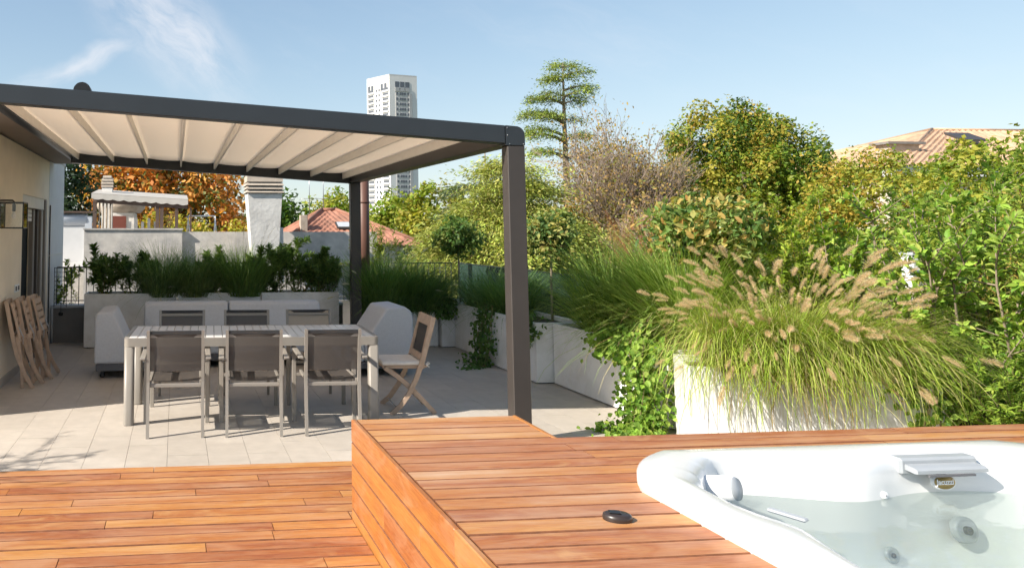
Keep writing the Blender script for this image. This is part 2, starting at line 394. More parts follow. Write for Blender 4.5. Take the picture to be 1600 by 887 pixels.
leafobj_mat('leafbig', [(.10, .20, .025), (.15, .27, .035), (.22, .35, .05), (.30, .42, .09), (.16, .29, .05)])
leafobj_mat('leafphot', [(.06, .13, .03), (.12, .20, .04), (.26, .30, .08), (.46, .36, .10), (.50, .27, .08), (.13, .22, .05)])
def mesh_fabric(name, c, alpha):
    m, N, L, b, out = nodes_of(name)
    b.inputs['Base Color'].default_value = (*c, 1); b.inputs['Roughness'].default_value = .7
    tr = N.new('ShaderNodeBsdfTransparent'); mx = N.new('ShaderNodeMixShader')
    w = N.new('ShaderNodeTexCoord'); nz = noise(N, L, w.outputs['Object'], 260, 1)
    L.new(remap(N, L, nz, .3, .7, alpha-.08, alpha+.08), mx.inputs[0]); L.new(tr.outputs[0], mx.inputs[1]); L.new(b.outputs[0], mx.inputs[2]); L.new(mx.outputs[0], out.inputs[0])
mesh_fabric('sling', (.062, .052, .046), .90)
mesh_fabric('slingdark', (.03, .03, .032), .95)
mesh_fabric('slinglight', (.42, .34, .26), .92)
mesh_fabric('greenmesh', (.02, .05, .035), .88)
def canopy_mat():
    m, N, L, b, out = nodes_of('canopy')
    b.inputs['Base Color'].default_value = (.82, .75, .67, 1); b.inputs['Roughness'].default_value = .7
    t = N.new('ShaderNodeBsdfTranslucent'); t.inputs[0].default_value = (.94, .84, .72, 1)
    mx = N.new('ShaderNodeMixShader'); mx.inputs[0].default_value = .52
    L.new(b.outputs[0], mx.inputs[1]); L.new(t.outputs[0], mx.inputs[2]); L.new(mx.outputs[0], out.inputs[0])
canopy_mat()
def water_mat():
    m, N, L, b, out = nodes_of('water')
    N.remove(b)
    geo = N.new('ShaderNodeNewGeometry')
    tr = N.new('ShaderNodeBsdfTransparent'); tr.inputs[0].default_value = (.91, .97, .94, 1)
    gl = N.new('ShaderNodeBsdfGlossy'); gl.inputs['Roughness'].default_value = .02; gl.inputs[0].default_value = (1, 1, 1, 1)
    bp = N.new('ShaderNodeBump'); bp.inputs['Strength'].default_value = .1; bp.inputs['Distance'].default_value = .02
    L.new(noise(N, L, geo.outputs['Position'], 9, 3), bp.inputs['Height'])
    fr = N.new('ShaderNodeFresnel'); fr.inputs[0].default_value = 1.33; L.new(bp.outputs[0], fr.inputs['Normal']); L.new(bp.outputs[0], gl.inputs['Normal'])
    df = N.new('ShaderNodeBsdfDiffuse'); df.inputs[0].default_value = (.84, .93, .89, 1); tx = N.new('ShaderNodeBsdfTranslucent'); tx.inputs[0].default_value = (.84, .93, .89, 1)
    md = N.new('ShaderNodeMixShader'); md.inputs[0].default_value = .5; L.new(df.outputs[0], md.inputs[1]); L.new(tx.outputs[0], md.inputs[2])
    mt = N.new('ShaderNodeMixShader'); mt.inputs[0].default_value = .16; L.new(tr.outputs[0], mt.inputs[1]); L.new(md.outputs[0], mt.inputs[2])
    fm = N.new('ShaderNodeMath'); fm.operation = 'MULTIPLY'; L.new(fr.outputs[0], fm.inputs[0]); fm.inputs[1].default_value = .55
    mx = N.new('ShaderNodeMixShader'); L.new(fm.outputs[0], mx.inputs[0]); L.new(mt.outputs[0], mx.inputs[1]); L.new(gl.outputs[0], mx.inputs[2]); L.new(mx.outputs[0], out.inputs[0])
water_mat()
def glass_mat():
    m, N, L, b, out = nodes_of('clearglass')
    N.remove(b)
    tr = N.new('ShaderNodeBsdfTransparent'); tr.inputs[0].default_value = (.96, .96, .95, 1)
    gl = N.new('ShaderNodeBsdfGlossy'); gl.inputs['Roughness'].default_value = .03
    fr = N.new('ShaderNodeFresnel'); fr.inputs[0].default_value = 1.5
    mx = N.new('ShaderNodeMixShader'); L.new(fr.outputs[0], mx.inputs[0]); L.new(tr.outputs[0], mx.inputs[1]); L.new(gl.outputs[0], mx.inputs[2]); L.new(mx.outputs[0], out.inputs[0])
glass_mat()
# ------------------------------------------------------------------ ground and terrace
GZ = -7.0
mb = MB(); mb.add([(-900, -300, GZ), (1500, -300, GZ), (1500, 1800, GZ), (-900, 1800, GZ)], [(0, 1, 2, 3)])
tag(mb.build('ground', 'ground'), 'green ground far below the terrace', 'ground', kind='structure')
mb = MB(); mb.box(-9, 9, -4, 13.1, GZ, -.012)
floor = tag(mb.build('terrace_floor', 'grout'), 'beige tiled terrace floor', 'floor', kind='structure')
rt = random.Random(4)
tile0 = None
TW, TL = .30, .60
for i in range(-6, 16):
    for j in range(0, 13):
        x0 = -.05 + i*TW; y0 = 5.30 + j*TL + (TL/2 if i % 2 else 0)
        if x0+TW > 4.45 or x0 < -1.87: continue
        if y0 > 12.6: continue
        if tile0 is None:
            t = MB(); t.box(-TW/2+.0012, TW/2-.0012, -TL/2+.0012, TL/2-.0012, -.011, 0)
            tile0 = t.build('tile', 'tile', floor, loc=(x0+TW/2, y0+TL/2, 0))
        else:
            share(tile0, loc=(x0+TW/2, y0+TL/2, rt.uniform(-.0007, .0004)), parent=floor)
# the rest of the paving to either side, out of the picture
m = MB(); m.box(4.45, 8.8, 4.2, 13, -.011, -.001)
m.build('paving_strip', 'tile', floor)
m = MB(); m.box(-8.8, -1.875, 5.3, 7.2, -.011, -.001); m.build('paving_strip', 'tile', floor)
m = MB(); m.box(-8.8, -3.21, -3.8, 5.297, -.011, -.001); m.build('paving_strip', 'tile', floor)
# ------------------------------------------------------------------ timber decks
def plank(length, width, th, along):
    t = MB(); c = .0045; l = length/2; w = width/2
    prof = [(-w, -th), (w, -th), (w, -c), (w-c, 0), (-w+c, 0), (-w, -c)]
    t.prism(prof, -l, l, 'x' if along == 'X' else 'y')
    return t
def lay(t, name, mm, par, loc):
    o = t.build(name, mm, par, loc=loc); o.data.materials.append(MATS['plankedge'])
    for p in o.data.polygons:
        if p.normal.z < .95: p.material_index = 1
    return o
PIT = .12
low = MB(); low.box(-3.2, .994, 1.6, 4.376, .0, .030); low.box(-3.2, 1.9, 4.376, 5.425, .0, .030)
low = tag(low.build('lower_deck', 'deckdark'), 'low hardwood deck of orange boards beside the tiled floor', 'deck', kind='structure')
rk = random.Random(11)
row = 0; y = 5.44-PIT/2
while y > 2.0:
    x = -3.2; j0 = [-1.75, -.35, .52, -1.05, .12, -.6, .78][row % 7] + rk.uniform(-.05, .05)
    cuts = sorted([j0-1.65, j0, j0+1.62]); xs = [-3.2]+[c for c in cuts if -3.0 < c < (.85 if y < 4.44 else 1.6)]+[.9965 if y < 4.44 else 1.9]
    for a, b in zip(xs[:-1], xs[1:]):
        lay(plank(b-a-.004, PIT-.006, .026, 'X'), 'plank', 'deckwood', low, ((a+b)/2, y, .058+rk.uniform(-.0015, .0015)))
    y -= PIT; row += 1
lay(plank(.90, .096, .026, 'X'), 'plank', 'deckwood', low, (1.4505, 4.428, .058))
TOPZ = .60
up = MB()
up.box(1.025, 1.93, 3.83, 4.345, .0, TOPZ-.03); up.box(1.025, 1.90, .6, 3.83, .0, TOPZ-.03); up.box(1.90, 6.4, 3.375, 3.83, 0, TOPZ-.03); up.box(4.16, 6.4, .6, 3.375, 0, TOPZ-.03)
up = tag(up.build('raised_deck', 'deckdark'), 'raised hardwood deck platform round the white hot tub', 'deck', kind='structure')
y = 4.37-PIT/2; row = 0
while y > .8:
    segs = []
    if y > 3.87: segs = [(1.028, 1.945)]
    elif y-PIT/2 > 3.36: segs = [(1.028, 6.4)]
    elif y > 1.12:
        dy = max(0., (y+PIT/2)-(2.24+1.13-.30)); xe = 1.90+.30-math.sqrt(max(0, .09-min(dy, .3)**2)); segs = [(1.028, xe+.035), (4.15, 6.4)]
    else: segs = [(1.028, 6.4)]
    for a, b in segs:
        cuts = []
        if b-a > 1.5:
            j0 = [1.93, 3.05, 2.42, 2.95, 2.25, 1.98][row % 6]+rk.uniform(-.06, .06); cuts = [c for c in (j0, j0+1.6, j0+3.0) if a+.2 < c < b-.2]
        xs = [a]+cuts+[b]
        for p, q in zip(xs[:-1], xs[1:]):
            lay(plank(q-p-.004, PIT-.006, .026, 'X'), 'plank', 'deckwood', up, ((p+q)/2, y, TOPZ+rk.uniform(-.0015, .0015)))
    y -= PIT; row += 1
# side boards: left face (X=1.0), back face, right face of the projecting end
def side_board(x0, x1, y0, y1, z0, z1):
    m = MB(); cx, cy, cz = (x0+x1)/2, (y0+y1)/2, (z0+z1)/2
    m.box(x0-cx, x1-cx, y0-cy, y1-cy, z0-cz, z1-cz, .004); o = m.build('side_board', 'sidewood', up, loc=(cx, cy, cz)); o.data.materials.append(MATS['plankedge'])
    for p in o.data.polygons:
        if abs(p.normal.z) > .3 and not (p.normal.z > 0 and z1 > .59): p.material_index = 1
        if x1-x0 < .1 and abs(p.normal.y) > .3 and y1 < 4.3: p.material_index = 1
    return o
zb = [.028, .118, .238, .358, .478, .600]
for k in range(5):
    ys = [.6]+[[2.1, 3.35], [1.6, 2.95], [2.5, 3.7], [1.9, 3.15], [2.75]][k]+[4.372]
    for a, b in zip(ys[:-1], ys[1:]): side_board(.998, 1.024, a+.0015, b-.0015, zb[k]+.002, zb[k+1]-.002-(.0 if k < 4 else -.003))
    side_board(1.026, 1.948, 4.348, 4.372, zb[k]+.002 if k else .004, zb[k+1]-.030 if k == 4 else zb[k+1]-.002)
    side_board(1.948, 1.972, 3.872, 4.372, zb[k]+.002 if k else .004, zb[k+1]-.002+(.003 if k == 4 else 0))
    side_board(1.974, 6.4, 3.848, 3.870, zb[k]+.002 if k else .004, zb[k+1]-.030 if k == 4 else zb[k+1]-.002)
# ------------------------------------------------------------------ house on the left
hs = thing('house', (-1.86, 10, 0), 'beige plastered house wall with white end at the left', 'house')
WX = -1.86
m = MB()                                         # wall with a door opening Y 9.62..11.36, z 0..2.12
m.box(WX-.3, WX, 7.22, 9.62, 0, 2.75); m.box(WX-.3, WX, 9.62, 11.36, 2.12, 2.75); m.box(WX-.3, WX, 11.36, 11.56, 0, 2.75)
m.build('wall', 'plaster', hs)
m = MB(); m.box(WX-6, WX+.004, 11.56, 13.05, GZ, 2.80); m.build('gable_wall', 'whitewall', hs)
m = MB(); m.box(WX-6, WX-.3, 7.22, 7.5, 0, 2.75); m.build('wall', 'plaster', hs)
m = MB(); m.box(WX-6.3, WX+.02, 7.20, 13.1, 2.752, 2.95); m.box(WX-1.25, WX+.0, 6.02, 7.20, 2.752, 2.9); m.build('roof_slab_and_added_eave', 'whitewall', hs)  # second box: unseen eave strip, added to shade the floor by the table
m = MB(); m.box(WX+.02, WX+.40, 6.02, 11.9, 2.69, 2.73); m.build('soffit', 'soffit', hs)
m = MB(); m.box(WX+.001, WX+.035, 7.45, 11.55, 2.69, 2.745); m.build('trim', 'anthracite', hs)
for ya_, yb_ in ((7.45, 9.62), (11.36, 11.56)): m = MB(); m.box(WX+.001, WX+.014, ya_, yb_, 0, .09); m.build('skirting', 'tile', hs)
m = MB(); m.box(WX-.16, WX-.14, 9.66, 10.72, .02, 1.94); dr = m.build('door', 'unlitroom', hs)  # dark panel stands in for the unlit room behind the opening
m = MB(); m.box(WX-.135, WX-.11, 9.70, 9.74, .95, 1.10); m.build('handle', 'steel', dr)
m = MB(); m.box(WX-.12, WX-.01, 9.63, 11.2, 1.97, 2.118); m.build('shutter_box', 'shutter', hs)
for k in range(3):
    m = MB(); m.box(WX-.10, WX-.085, 9.66, 10.70, 1.80+k*.055, 1.848+k*.055, .004); m.build('slat', 'shutter', hs)
for k, (a, b, d, mm) in enumerate(((10.74, 10.86, .10, 'frame'), (10.88, 10.98, .07, 'bronze'), (11.0, 11.10, .04, 'frame'), (11.12, 11.2, .05, 'shutter'), (11.22, 11.35, .02, 'frame'))):
    m = MB(); m.box(WX-d-.03, WX-d+.03, a, b, .02, 1.965 if k < 4 else 2.11, .006); m.build('door_jamb', mm, hs)
m = MB(); m.box(WX+.006, WX+.02, 11.60, 11.64, .1, 2.05); m.build('strap_channel', 'black', hs)
m = MB(); m.box(WX+.005, WX+.012, 11.56, 13.0, 1.30, 1.32); m.build('groove', 'shutter', hs)
for yy_ in (9.28, 9.42):
    m = MB(); m.box(WX, WX+.012, yy_-.055, yy_+.055, .955, 1.045, .006); so = m.build('socket', 'whiteplastic', hs)
    m = MB(); m.box(WX+.012, WX+.018, yy_-.025, yy_+.025, .975, 1.025); m.build('socket_cover', 'black', so)
# wall lantern
ln = thing('wall_lantern', (WX, 8.2, 1.9), 'black framed glass lantern on the beige house wall', 'lantern')
m = MB(); m.box(WX, WX+.03, 8.16, 8.26, 1.86, 2.02, .004); m.build('wall_plate', 'black', ln)
m = MB(); m.tube([(WX+.02, 8.21, 1.985), (WX+.17, 8.21, 1.985), (WX+.185, 8.21, 1.97), (WX+.185, 8.21, 1.94)], .009, 8); m.build('arm', 'black', ln)
m = MB(); lx0, lx1, ly0, ly1, lz0, lz1 = WX+.07, WX+.30, 8.10, 8.32, 1.70, 1.96
for x in (lx0, lx1):
    for y_ in (ly0, ly1): m.box(x-.006, x+.006, y_-.006, y_+.006, lz0, lz1)
for z in (lz0, lz1):
    for y_ in (ly0, ly1): m.box(lx0+.006, lx1-.006, y_-.006, y_+.006, z-.006, z+.006)
    for x in (lx0, lx1): m.box(x-.006, x+.006, ly0+.006, ly1-.006, z-.006, z+.006)
m.build('frame', 'black', ln)
for a in ((lx0, lx1, ly0-.0015, ly0+.0015), (lx0, lx1, ly1-.0015, ly1+.0015), (lx0-.0015, lx0+.0015, ly0, ly1), (lx1-.0015, lx1+.0015, ly0, ly1)):
    m = MB(); m.box(a[0], a[1], a[2], a[3], lz0, lz1); m.build('pane', 'clearglass', ln)
m = MB(); m.lathe([(.0, .0), (.018, 0), (.018, -.07), (.012, -.075)], (WX+.185, 8.21, 1.945), 12); m.build('bulb_holder', 'black', ln)
m = MB(); m.lathe([(.008, 0), (.02, -.02), (.024, -.05), (.012, -.075)], (WX+.185, 8.21, 1.87), 12); m.build('bulb', 'cushion', ln)
# ------------------------------------------------------------------ pergola
pg = thing('pergola', (2.7, 5.95, 0), 'anthracite pergola with beige fabric roof over the dining area', 'pergola')
def ztop(x): return 2.775-.066*(x+1.34)
def sloped(x0, x1, y0, y1, dz0, dz1, name, mm, par=pg, bev=.006):
    t = MB(); t.prism([(x0, ztop(x0)+dz0), (x1, ztop(x1)+dz0), (x1, ztop(x1)+dz1), (x0, ztop(x0)+dz1)], y0, y1, 'y')
    return t.build(name, mm, par, bevel=bev)
FB = sloped(-1.46, 2.628, 5.89, 6.01, -.145, 0, 'beam', 'anthracite')
sloped(-1.46, 2.483, 10.84, 10.96, -.165, 0, 'beam', 'anthracite')
for yb in (5.89, 10.84):
    zt = ztop(2.63); m = MB(); OX = 0. if yb < 8 else -.145
    arc = [(OX+2.79-.075+.075*math.sin(a), zt-.006-.075+.075*math.cos(a)) for a in [math.pi/2*k/7 for k in range(8)]]
    m.prism([(OX+2.632, zt-.16), (OX+2.632, zt)]+arc+[(OX+2.79, zt-.16)], yb-.003, yb+.123, 'y'); cb = m.build('corner_bracket', 'anthracite', pg)
    for dx, dz in ((.012, -.02), (.012, -.08), (.03, -.15), (.145, -.15)):
        m = MB(); m.lathe([(.0045, 0), (.0045, .003), (.002, .004)], (0, 0, 0), 8, Matrix.Rotation(R(90), 4, 'X').to_3x3()); m.build('screw', 'steel', cb, loc=None).location = (OX+2.632+dx, yb-.003, zt+dz)
    m = MB(); m.box(OX+2.645, OX+2.79, yb, yb+.12, 0, zt-.162, .006); po = m.build('post', 'bronze' if yb < 8 else 'bronze', pg)
    m = MB(); m.box(OX+2.615, OX+2.82, yb-.03, yb+.15, .001, .012, .003); m.build('base_plate', 'bronze', po)
m = MB(); m.loops([[(2.63, 6.015, z_) for z_ in (2.365,)]+[(2.788, 6.015, 2.365), (2.788, 6.015, 2.50), (2.63, 6.015, 2.50)], [(2.49, 10.835, 2.365), (2.643, 10.835, 2.365), (2.643, 10.835, 2.50), (2.49, 10.835, 2.50)]], True, False); m.build('gutter_beam', 'bronze', pg, bevel=.006)
m = MB(); m.tube([(-1.475, 5.9, 2.715), (-1.475, 11.05, 2.715)], .045, 12); m.build('wall_rail', 'anthracite', pg)
ribx = [-1.355, -.873, -.405, .064, .536, 1.0, 1.46, 1.92, 2.385]
for x in ribx: sloped(x-.011, x+.011, 6.014, 10.836, -.115, -.03, 'rib', 'ribwhite', pg, .004)
xs = [-1.44]+ribx+[2.63]
for a, b in zip(xs[:-1], xs[1:]):
    nx, ny = 8, 6; V = []; 
    for j in range(ny+1):
        for i in range(nx+1):
            t = i/nx; bb_ = b-(.145*j/ny if b > 2.6 else 0); x = a+(bb_-a)*t; sag = .018*math.sin(math.pi*t)*(b-a)/.47
            V.append((x, 6.012+(10.838-6.012)*j/ny, ztop(x)-.022-sag*(.8+.2*math.sin(j*2.1+a*7))))
    F = [(j*(nx+1)+i, j*(nx+1)+i+1, (j+1)*(nx+1)+i+1, (j+1)*(nx+1)+i) for j in range(ny) for i in range(nx)]
    m = MB(); m.add(V, F, True); o = m.build('fabric_panel', 'canopy', pg)
    so = o.modifiers.new('solid', 'SOLIDIFY'); so.thickness = .003
m = MB(); arc = [(-.72+.066*math.cos(a), ztop(-.72)-.001+.066*math.sin(a)) for a in [math.pi*k/14 for k in range(15)]]
m.prism(arc, 5.90, 6.22, 'y'); m.build('motor_cover', 'black', pg)
# ------------------------------------------------------------------ parapet, railings
pp = thing('parapet_wall', (-1.6, 11.95, 0), 'low grey parapet with light sill between house and planters', 'wall')
m = MB(); m.box(-1.856, 2.6, 11.90, 12.1, GZ, .52); m.build('wall', 'parapet', pp)
m = MB(); m.box(-1.856, 2.6, 11.87, 12.13, .52, .56, .006); m.build('sill', 'sill', pp)
m = MB(); m.tube([(-1.83, 11.86, .52), (-1.83, 11.86, .02)], .015, 8); m.build('drain_pipe', 'sill', pp)
m = MB(); m.lathe([(.0, -.03), (.035, -.02), (.035, .02), (0, .03)], (-1.70, 11.84, .44), 12); m.tube([(-1.70, 11.845, .46), (-1.70, 11.845, .60)], .004, 6); m.build('hanging_tap_cover', 'black', pp)
def railing(name, p0, p1, label, sp=.1, z0=.56, z1=1.12, cross=0):
    p0 = Vector(p0); p1 = Vector(p1); d = (p1-p0); n = int(d.length/sp); u = d.normalized()
    root = thing(name, (*p0, 0) if len(p0) == 2 else (p0.x, p0.y, 0), label, 'railing')
    m = MB(); m.tube([(p0.x, p0.y, z1), (p1.x, p1.y, z1)], .012, 6); m.build('top_rail', 'black', root)
    m = MB(); m.tube([(p0.x, p0.y, z0+.06), (p1.x, p1.y, z0+.06)], .008, 6); m.build('bottom_rail', 'black', root)
    b0 = None
    for k in range(n+1):
        q = p0+u*(sp*k)
        if b0 is None: t = MB(); t.tube([(0, 0, z0), (0, 0, z1)], .007, 6); b0 = t.build('bar', 'black', root, loc=(q.x, q.y, 0))
        else: share(b0, loc=(q.x, q.y, 0), parent=root)
    return root
rl = railing('railing', (-1.79, 12.0, 0), (2.5, 12.0, 0), 'thin black metal railing on the parapet behind the back planters', .11)
for k in range(9):
    m = MB(); m.tube([(-1.80, 11.83, .60+k*.065), (-1.62, 11.83, .60+k*.065)], .004, 5); m.build('wire', 'black', rl)
for xx_ in (-1.80, -1.62):
    m = MB(); m.tube([(xx_, 11.83, .54), (xx_, 11.83, 1.13)], .005, 5); m.build('wire', 'black', rl)
pp2 = MB(); pp2.box(2.62, 4.92, 12.92, 13.08, GZ, .5)
tag(pp2.build('kerb_wall', 'parapet'), 'low grey wall under the rear railing', 'wall')
railing('railing', (2.66, 13.0, 0), (4.78, 13.0, 0), 'black bar railing at the rear right corner beside the green screen', .10, .5)
gs = thing('screen_fence', (4.86, 9, 0), 'dark green mesh screen fence behind the right planters', 'fence')
m = MB(); m.box(4.80, 4.90, 6.3, 12.9, GZ, .3); m.build('base_wall', 'parapet', gs)
m = MB(); m.box(4.845, 4.853, 6.4, 12.9, .3, 1.12); m.build('mesh_panel', 'greenmesh', gs)
for k in range(6):
    m = MB(); m.tube([(4.87, 6.4+k*1.28, .3), (4.87, 6.4+k*1.28, 1.14)], .018, 8); m.build('post', 'black', gs)
m = MB(); m.tube([(4.85, 6.4, 1.125), (4.85, 12.9, 1.125)], .010, 6); m.build('top_wire', 'black', gs)
# ------------------------------------------------------------------ planters
def planter(x0, x1, y0, y1, h, label, grp='white box planters', rz=0.):
    c = ((x0+x1)/2, (y0+y1)/2); root = thing('planter', (c[0], c[1], 0), label, 'planter', grp, rz)
    w = .03; a, b, e, f = x0-c[0], x1-c[0], y0-c[1], y1-c[1]
    m = MB(); 
    out = [(a, e), (b, e), (b, f), (a, f)]; inn = [(a+w, e+w), (b-w, e+w), (b-w, f-w), (a+w, f-w)]
    m.loops([[(*p, .012) for p in out], [(*p, h) for p in out], [(*p, h) for p in inn], [(*p, h-.12) for p in inn]], False, False)
    o = m.build('box', 'planter', None, bevel=.006); o.parent = root
    m = MB(); m.box(a+w+.001, b-w-.001, e+w+.001, f-w-.001, h-.10, h-.055); o = m.build('soil', 'soil', None); o.parent = root
    m = MB(); m.box(a+.04, b-.04, e+.04, f-.04, .0, .02); o = m.build('plinth', 'black', None); o.parent = root
    return root
planter(-1.30, .02, 11.33, 11.80, .77, 'white planter at the left end of the back row', 'white planters in the back row')
planter(.035, 1.25, 11.35, 11.82, .77, 'white planter in the middle of the back row', 'white planters in the back row')
planter(1.265, 2.42, 11.33, 11.80, .77, 'white planter at the right end of the back row', 'white planters in the back row')
planter(2.80, 3.80, 10.95, 11.5, .50, 'low white planter behind the grey armchair', 'white planters in the back row')
RG = 'white planters along the right side'
planter(3.83, 4.75, 10.88, 11.5, .64, 'farthest white planter of the right row', RG)
planter(4.02, 4.60, 9.76, 10.86, .64, 'second farthest white planter of the right row', RG)
planter(3.95, 4.55, 8.20, 9.74, .66, 'white planter of the right row just behind the pergola post', RG)
planter(4.14, 4.75, 6.20, 8.18, .66, 'long white planter with big arching grass, beside the ivy', RG)
planter(3.86, 5.40, 5.10, 5.72, .66, 'white planter with plumed fountain grass behind the hot tub', RG, R(-27))
planter(5.58, 7.7, 4.75, 5.5, .27, 'white planter under the leafy shrubs at far right', RG)
# ------------------------------------------------------------------ hot tub
TX, TY, TH = 3.03, 2.24, 1.13
def rrect(h, r, z, n=40, dx=0., dy=0.):
    """rounded square, counter-clockwise from the lower left of the right side; 4n points"""
    pts = []; hx, hy = h, h
    for q, (sx, sy, a0) in enumerate(((1, 1, 0), (-1, 1, 90), (-1, -1, 180), (1, -1, 270))):
        cx, cy = sx*(hx-r), sy*(hy-r); m = n//2
        c0 = Vector((cx+r*math.cos(R(a0)), cy+r*math.sin(R(a0)))); c1 = Vector((cx+r*math.cos(R(a0+90)), cy+r*math.sin(R(a0+90))))
        for k in range(m):      # corner between a round and a chamfer
            a = R(a0+90*k/(m-1)); p = Vector((cx+r*math.cos(a), cy+r*math.sin(a))).lerp(c0.lerp(c1, k/(m-1)), .6); pts.append((p.x, p.y))
        nx_, ny_ = ((-1, 1), (-1, -1), (1, -1), (1, 1))[q]
        ax, ay = pts[-1]; bx, by = nx_*(hx-r)+(0 if q in (0, 2) else (-r if q == 1 else r)), ny_*(hy-r)+((r if q == 0 else -r) if q in (0, 2) else 0)
        if q == 0: bx, by = -(hx-r), hy
        elif q == 1: bx, by = -hx, -(hy-r)
        elif q == 2: bx, by = hx-r, -hy
        else: bx, by = hx, hy-r
        for k in range(1, m+1): t = k/(m+1); pts.append((ax+(bx-ax)*t, ay+(by-ay)*t))
    return pts
def g(x, c, w): return math.exp(-((x-c)/w)**2)
def tub_loop(h, r, z, lump=0., zr=0.):
    out = []
    for (x, y) in rrect(h, r, z, 64):
        X, Y = TX+x, TY+y; zz = z; d = 0.
        if y > h-.16:       # back side: bulge between the seats and the shelf recess
            d = lump*(.065*g(X, 2.92, .20)+.06*g(X, 3.78, .16)-.075*g(X, 2.42, .22)-.02*g(X, 3.36, .2)); Y -= d
            zz += zr*(-.018*g(X, 3.36, .22)-.006*g(X, 2.5, .2))
        if x < -h+.16:      # left side: seat scallops with a grip notch
            d = lump*(.05*g(Y, 2.52, .14)-.045*g(Y, 2.86, .20)-.05*g(Y, 2.10, .22)); X += d
            zz += zr*(-.016*g(Y, 2.62, .16)-.012*g(Y, 2.0, .2))
        out.append((X, Y, zz))
    return out
tub = thing('hot_tub', (TX, TY, TOPZ), 'white acrylic hot tub sunk into the raised wooden deck', 'hot tub')
m = MB()
m.loops([tub_loop(1.118, .30, .575), tub_loop(1.124, .30, .606), tub_loop(1.13, .30, .625), tub_loop(1.13, .30, .656), tub_loop(1.126, .297, .667), tub_loop(1.115, .292, .675), tub_loop(1.07, .28, .679), tub_loop(1.03, .27, .682, .15, .4),
         tub_loop(.985, .27, .679, .5, 1), tub_loop(.955, .27, .668, .8, 1), tub_loop(.935, .27, .648, 1, .8), tub_loop(.925, .27, .61, 1, .3), tub_loop(.915, .27, .55, 1), tub_loop(.905, .27, .47, 1), tub_loop(.895, .27, .38, 1), tub_loop(.875, .27, .29, .9), tub_loop(.835, .27, .225, .8),
         tub_loop(.76, .27, .195, .5), tub_loop(.62, .30, .19, .3), tub_loop(.54, .30, .185, .2), tub_loop(.515, .30, .165), tub_loop(.50, .30, .12), tub_loop(.47, .28, .0), tub_loop(.42, .26, -.03), tub_loop(.2, .15, -.035)])
sh = m.build('shell', 'acrylic', tub)
m = MB(); m.loops([tub_loop(.913, .27, .514, 1)], True); wt = m.build('water', 'water', tub); wt['kind'] = 'stuff'
if wt.data.polygons[0].normal.z < 0: wt.data.flip_normals()
# waterfall shelf in the back rim
m = MB(); m.box(3.17, 3.55, 3.145, 3.21, .595, .668, .01); m.build('shelf_recess', 'greyplastic', tub)
m = MB(); m.prism([(3.205, .628), (3.205, .650), (3.10, .640), (3.085, .632), (3.085, .618), (3.10, .616)], 3.19, 3.53, 'x'); wf = m.build('waterfall_spout', 'greyplastic', tub)
m = MB(); m.box(3.24, 3.46, 3.078, 3.086, .606, .615); m.build('slot', 'loungebase', wf)
# emblem with lettering, on the back wall under the shelf
em = MB(); RX = Matrix.Rotation(R(90-8), 4, 'X')
def oval(a, b, z0, z1, n=36): return [[(a*math.cos(2*math.pi*k/n), b*math.sin(2*math.pi*k/n), z) for k in range(n)] for z in (z0, z1)]
EL = Vector((3.345, 3.118, .572))
em.loops(oval(.056, .034, -.01, .004)); emb = em.build('emblem', 'whiteplastic', tub)
emb.matrix_parent_inverse = Matrix.Translation(-Vector(tub.location)); emb.location = EL; emb.rotation_euler = (R(82), 0, 0)
i2 = MB(); i2.loops(oval(.050, .029, .0042, .0052)); face = i2.build('emblem_face', 'gold', None); face.parent = emb
cu_ = bpy.data.curves.new('lettering', 'FONT'); cu_.body = 'Jacuzzi'; cu_.size = .031; cu_.align_x = 'CENTER'; cu_.align_y = 'CENTER'; cu_.shear = .12; cu_.offset = .0007; cu_.extrude = .0008
to = bpy.data.objects.new('lettering_source', cu_); col.objects.link(to)
dg = bpy.context.evaluated_depsgraph_get(); tm = bpy.data.meshes.new_from_object(to.evaluated_get(dg)); bpy.data.objects.remove(to)
tm.materials.clear(); tm.materials.append(MATS['whiteplastic']); txt = bpy.data.objects.new('lettering', tm); col.objects.link(txt); txt.parent = emb; txt.location = (0, 0, .0062)
def disc_part(name, prof, mm, loc, axis, par, n=24):
    q = Vector(axis).to_track_quat('Z', 'Y').to_matrix(); t = MB(); t.lathe(prof, loc, n, q); return t.build(name, mm, par)
for jx, jy, jz, ax in ((2.60, 3.16, .36, (0, -1, .2)), (3.02, 3.06, .30, (0, -1, .2)), (3.85, 3.12, .36, (0, -1, .2)), (2.20, 2.35, .36, (1, 0, .2)), (2.22, 2.02, .34, (1, 0, .2))):
    q_ = disc_part('jet_ring', [(.032, -.02), (.032, .004), (.026, .008), (.018, .003), (.0, .003)], 'greyplastic', (jx, jy, jz), ax, tub, 18); disc_part('jet_nozzle', [(.010, 0), (.010, .010), (0, .006)], 'black', (jx, jy, jz), ax, q_, 10)
j = disc_part('jet_ring', [(.055, -.02), (.055, .006), (.047, .012), (.040, .006), (.036, .008), (.025, .002), (.018, .006), (.0, .006)], 'greyplastic', (3.42, 3.105, .37), (0, -1, .22), tub)
disc_part('jet_nozzle', [(.018, 0), (.018, .014), (.008, .012), (0, .004)], 'black', (3.42, 3.10, .371), (0, -1, .22), j)
for x, z in ((3.045, .530), (3.665, .545)):
    s_ = disc_part('screw_cap', [(.015, -.02), (.015, .004), (.012, .007), (0, .007)], 'whiteplastic', (x, 3.105 if x < 3.4 else 3.13, z), (0, -1, .1), tub, 16)
    disc_part('screw', [(.005, 0), (.004, .009), (0, .009)], 'steel', (x, 3.105 if x < 3.4 else 3.13, z), (0, -1, .1), s_, 10)
pl = disc_part('headrest', [(.050, -.12), (.053, .0), (.050, .012), (.043, .018), (.0, .020)], 'whiteplastic', (2.30, 3.05, .60), (.50, -.82, .2), tub, 28)
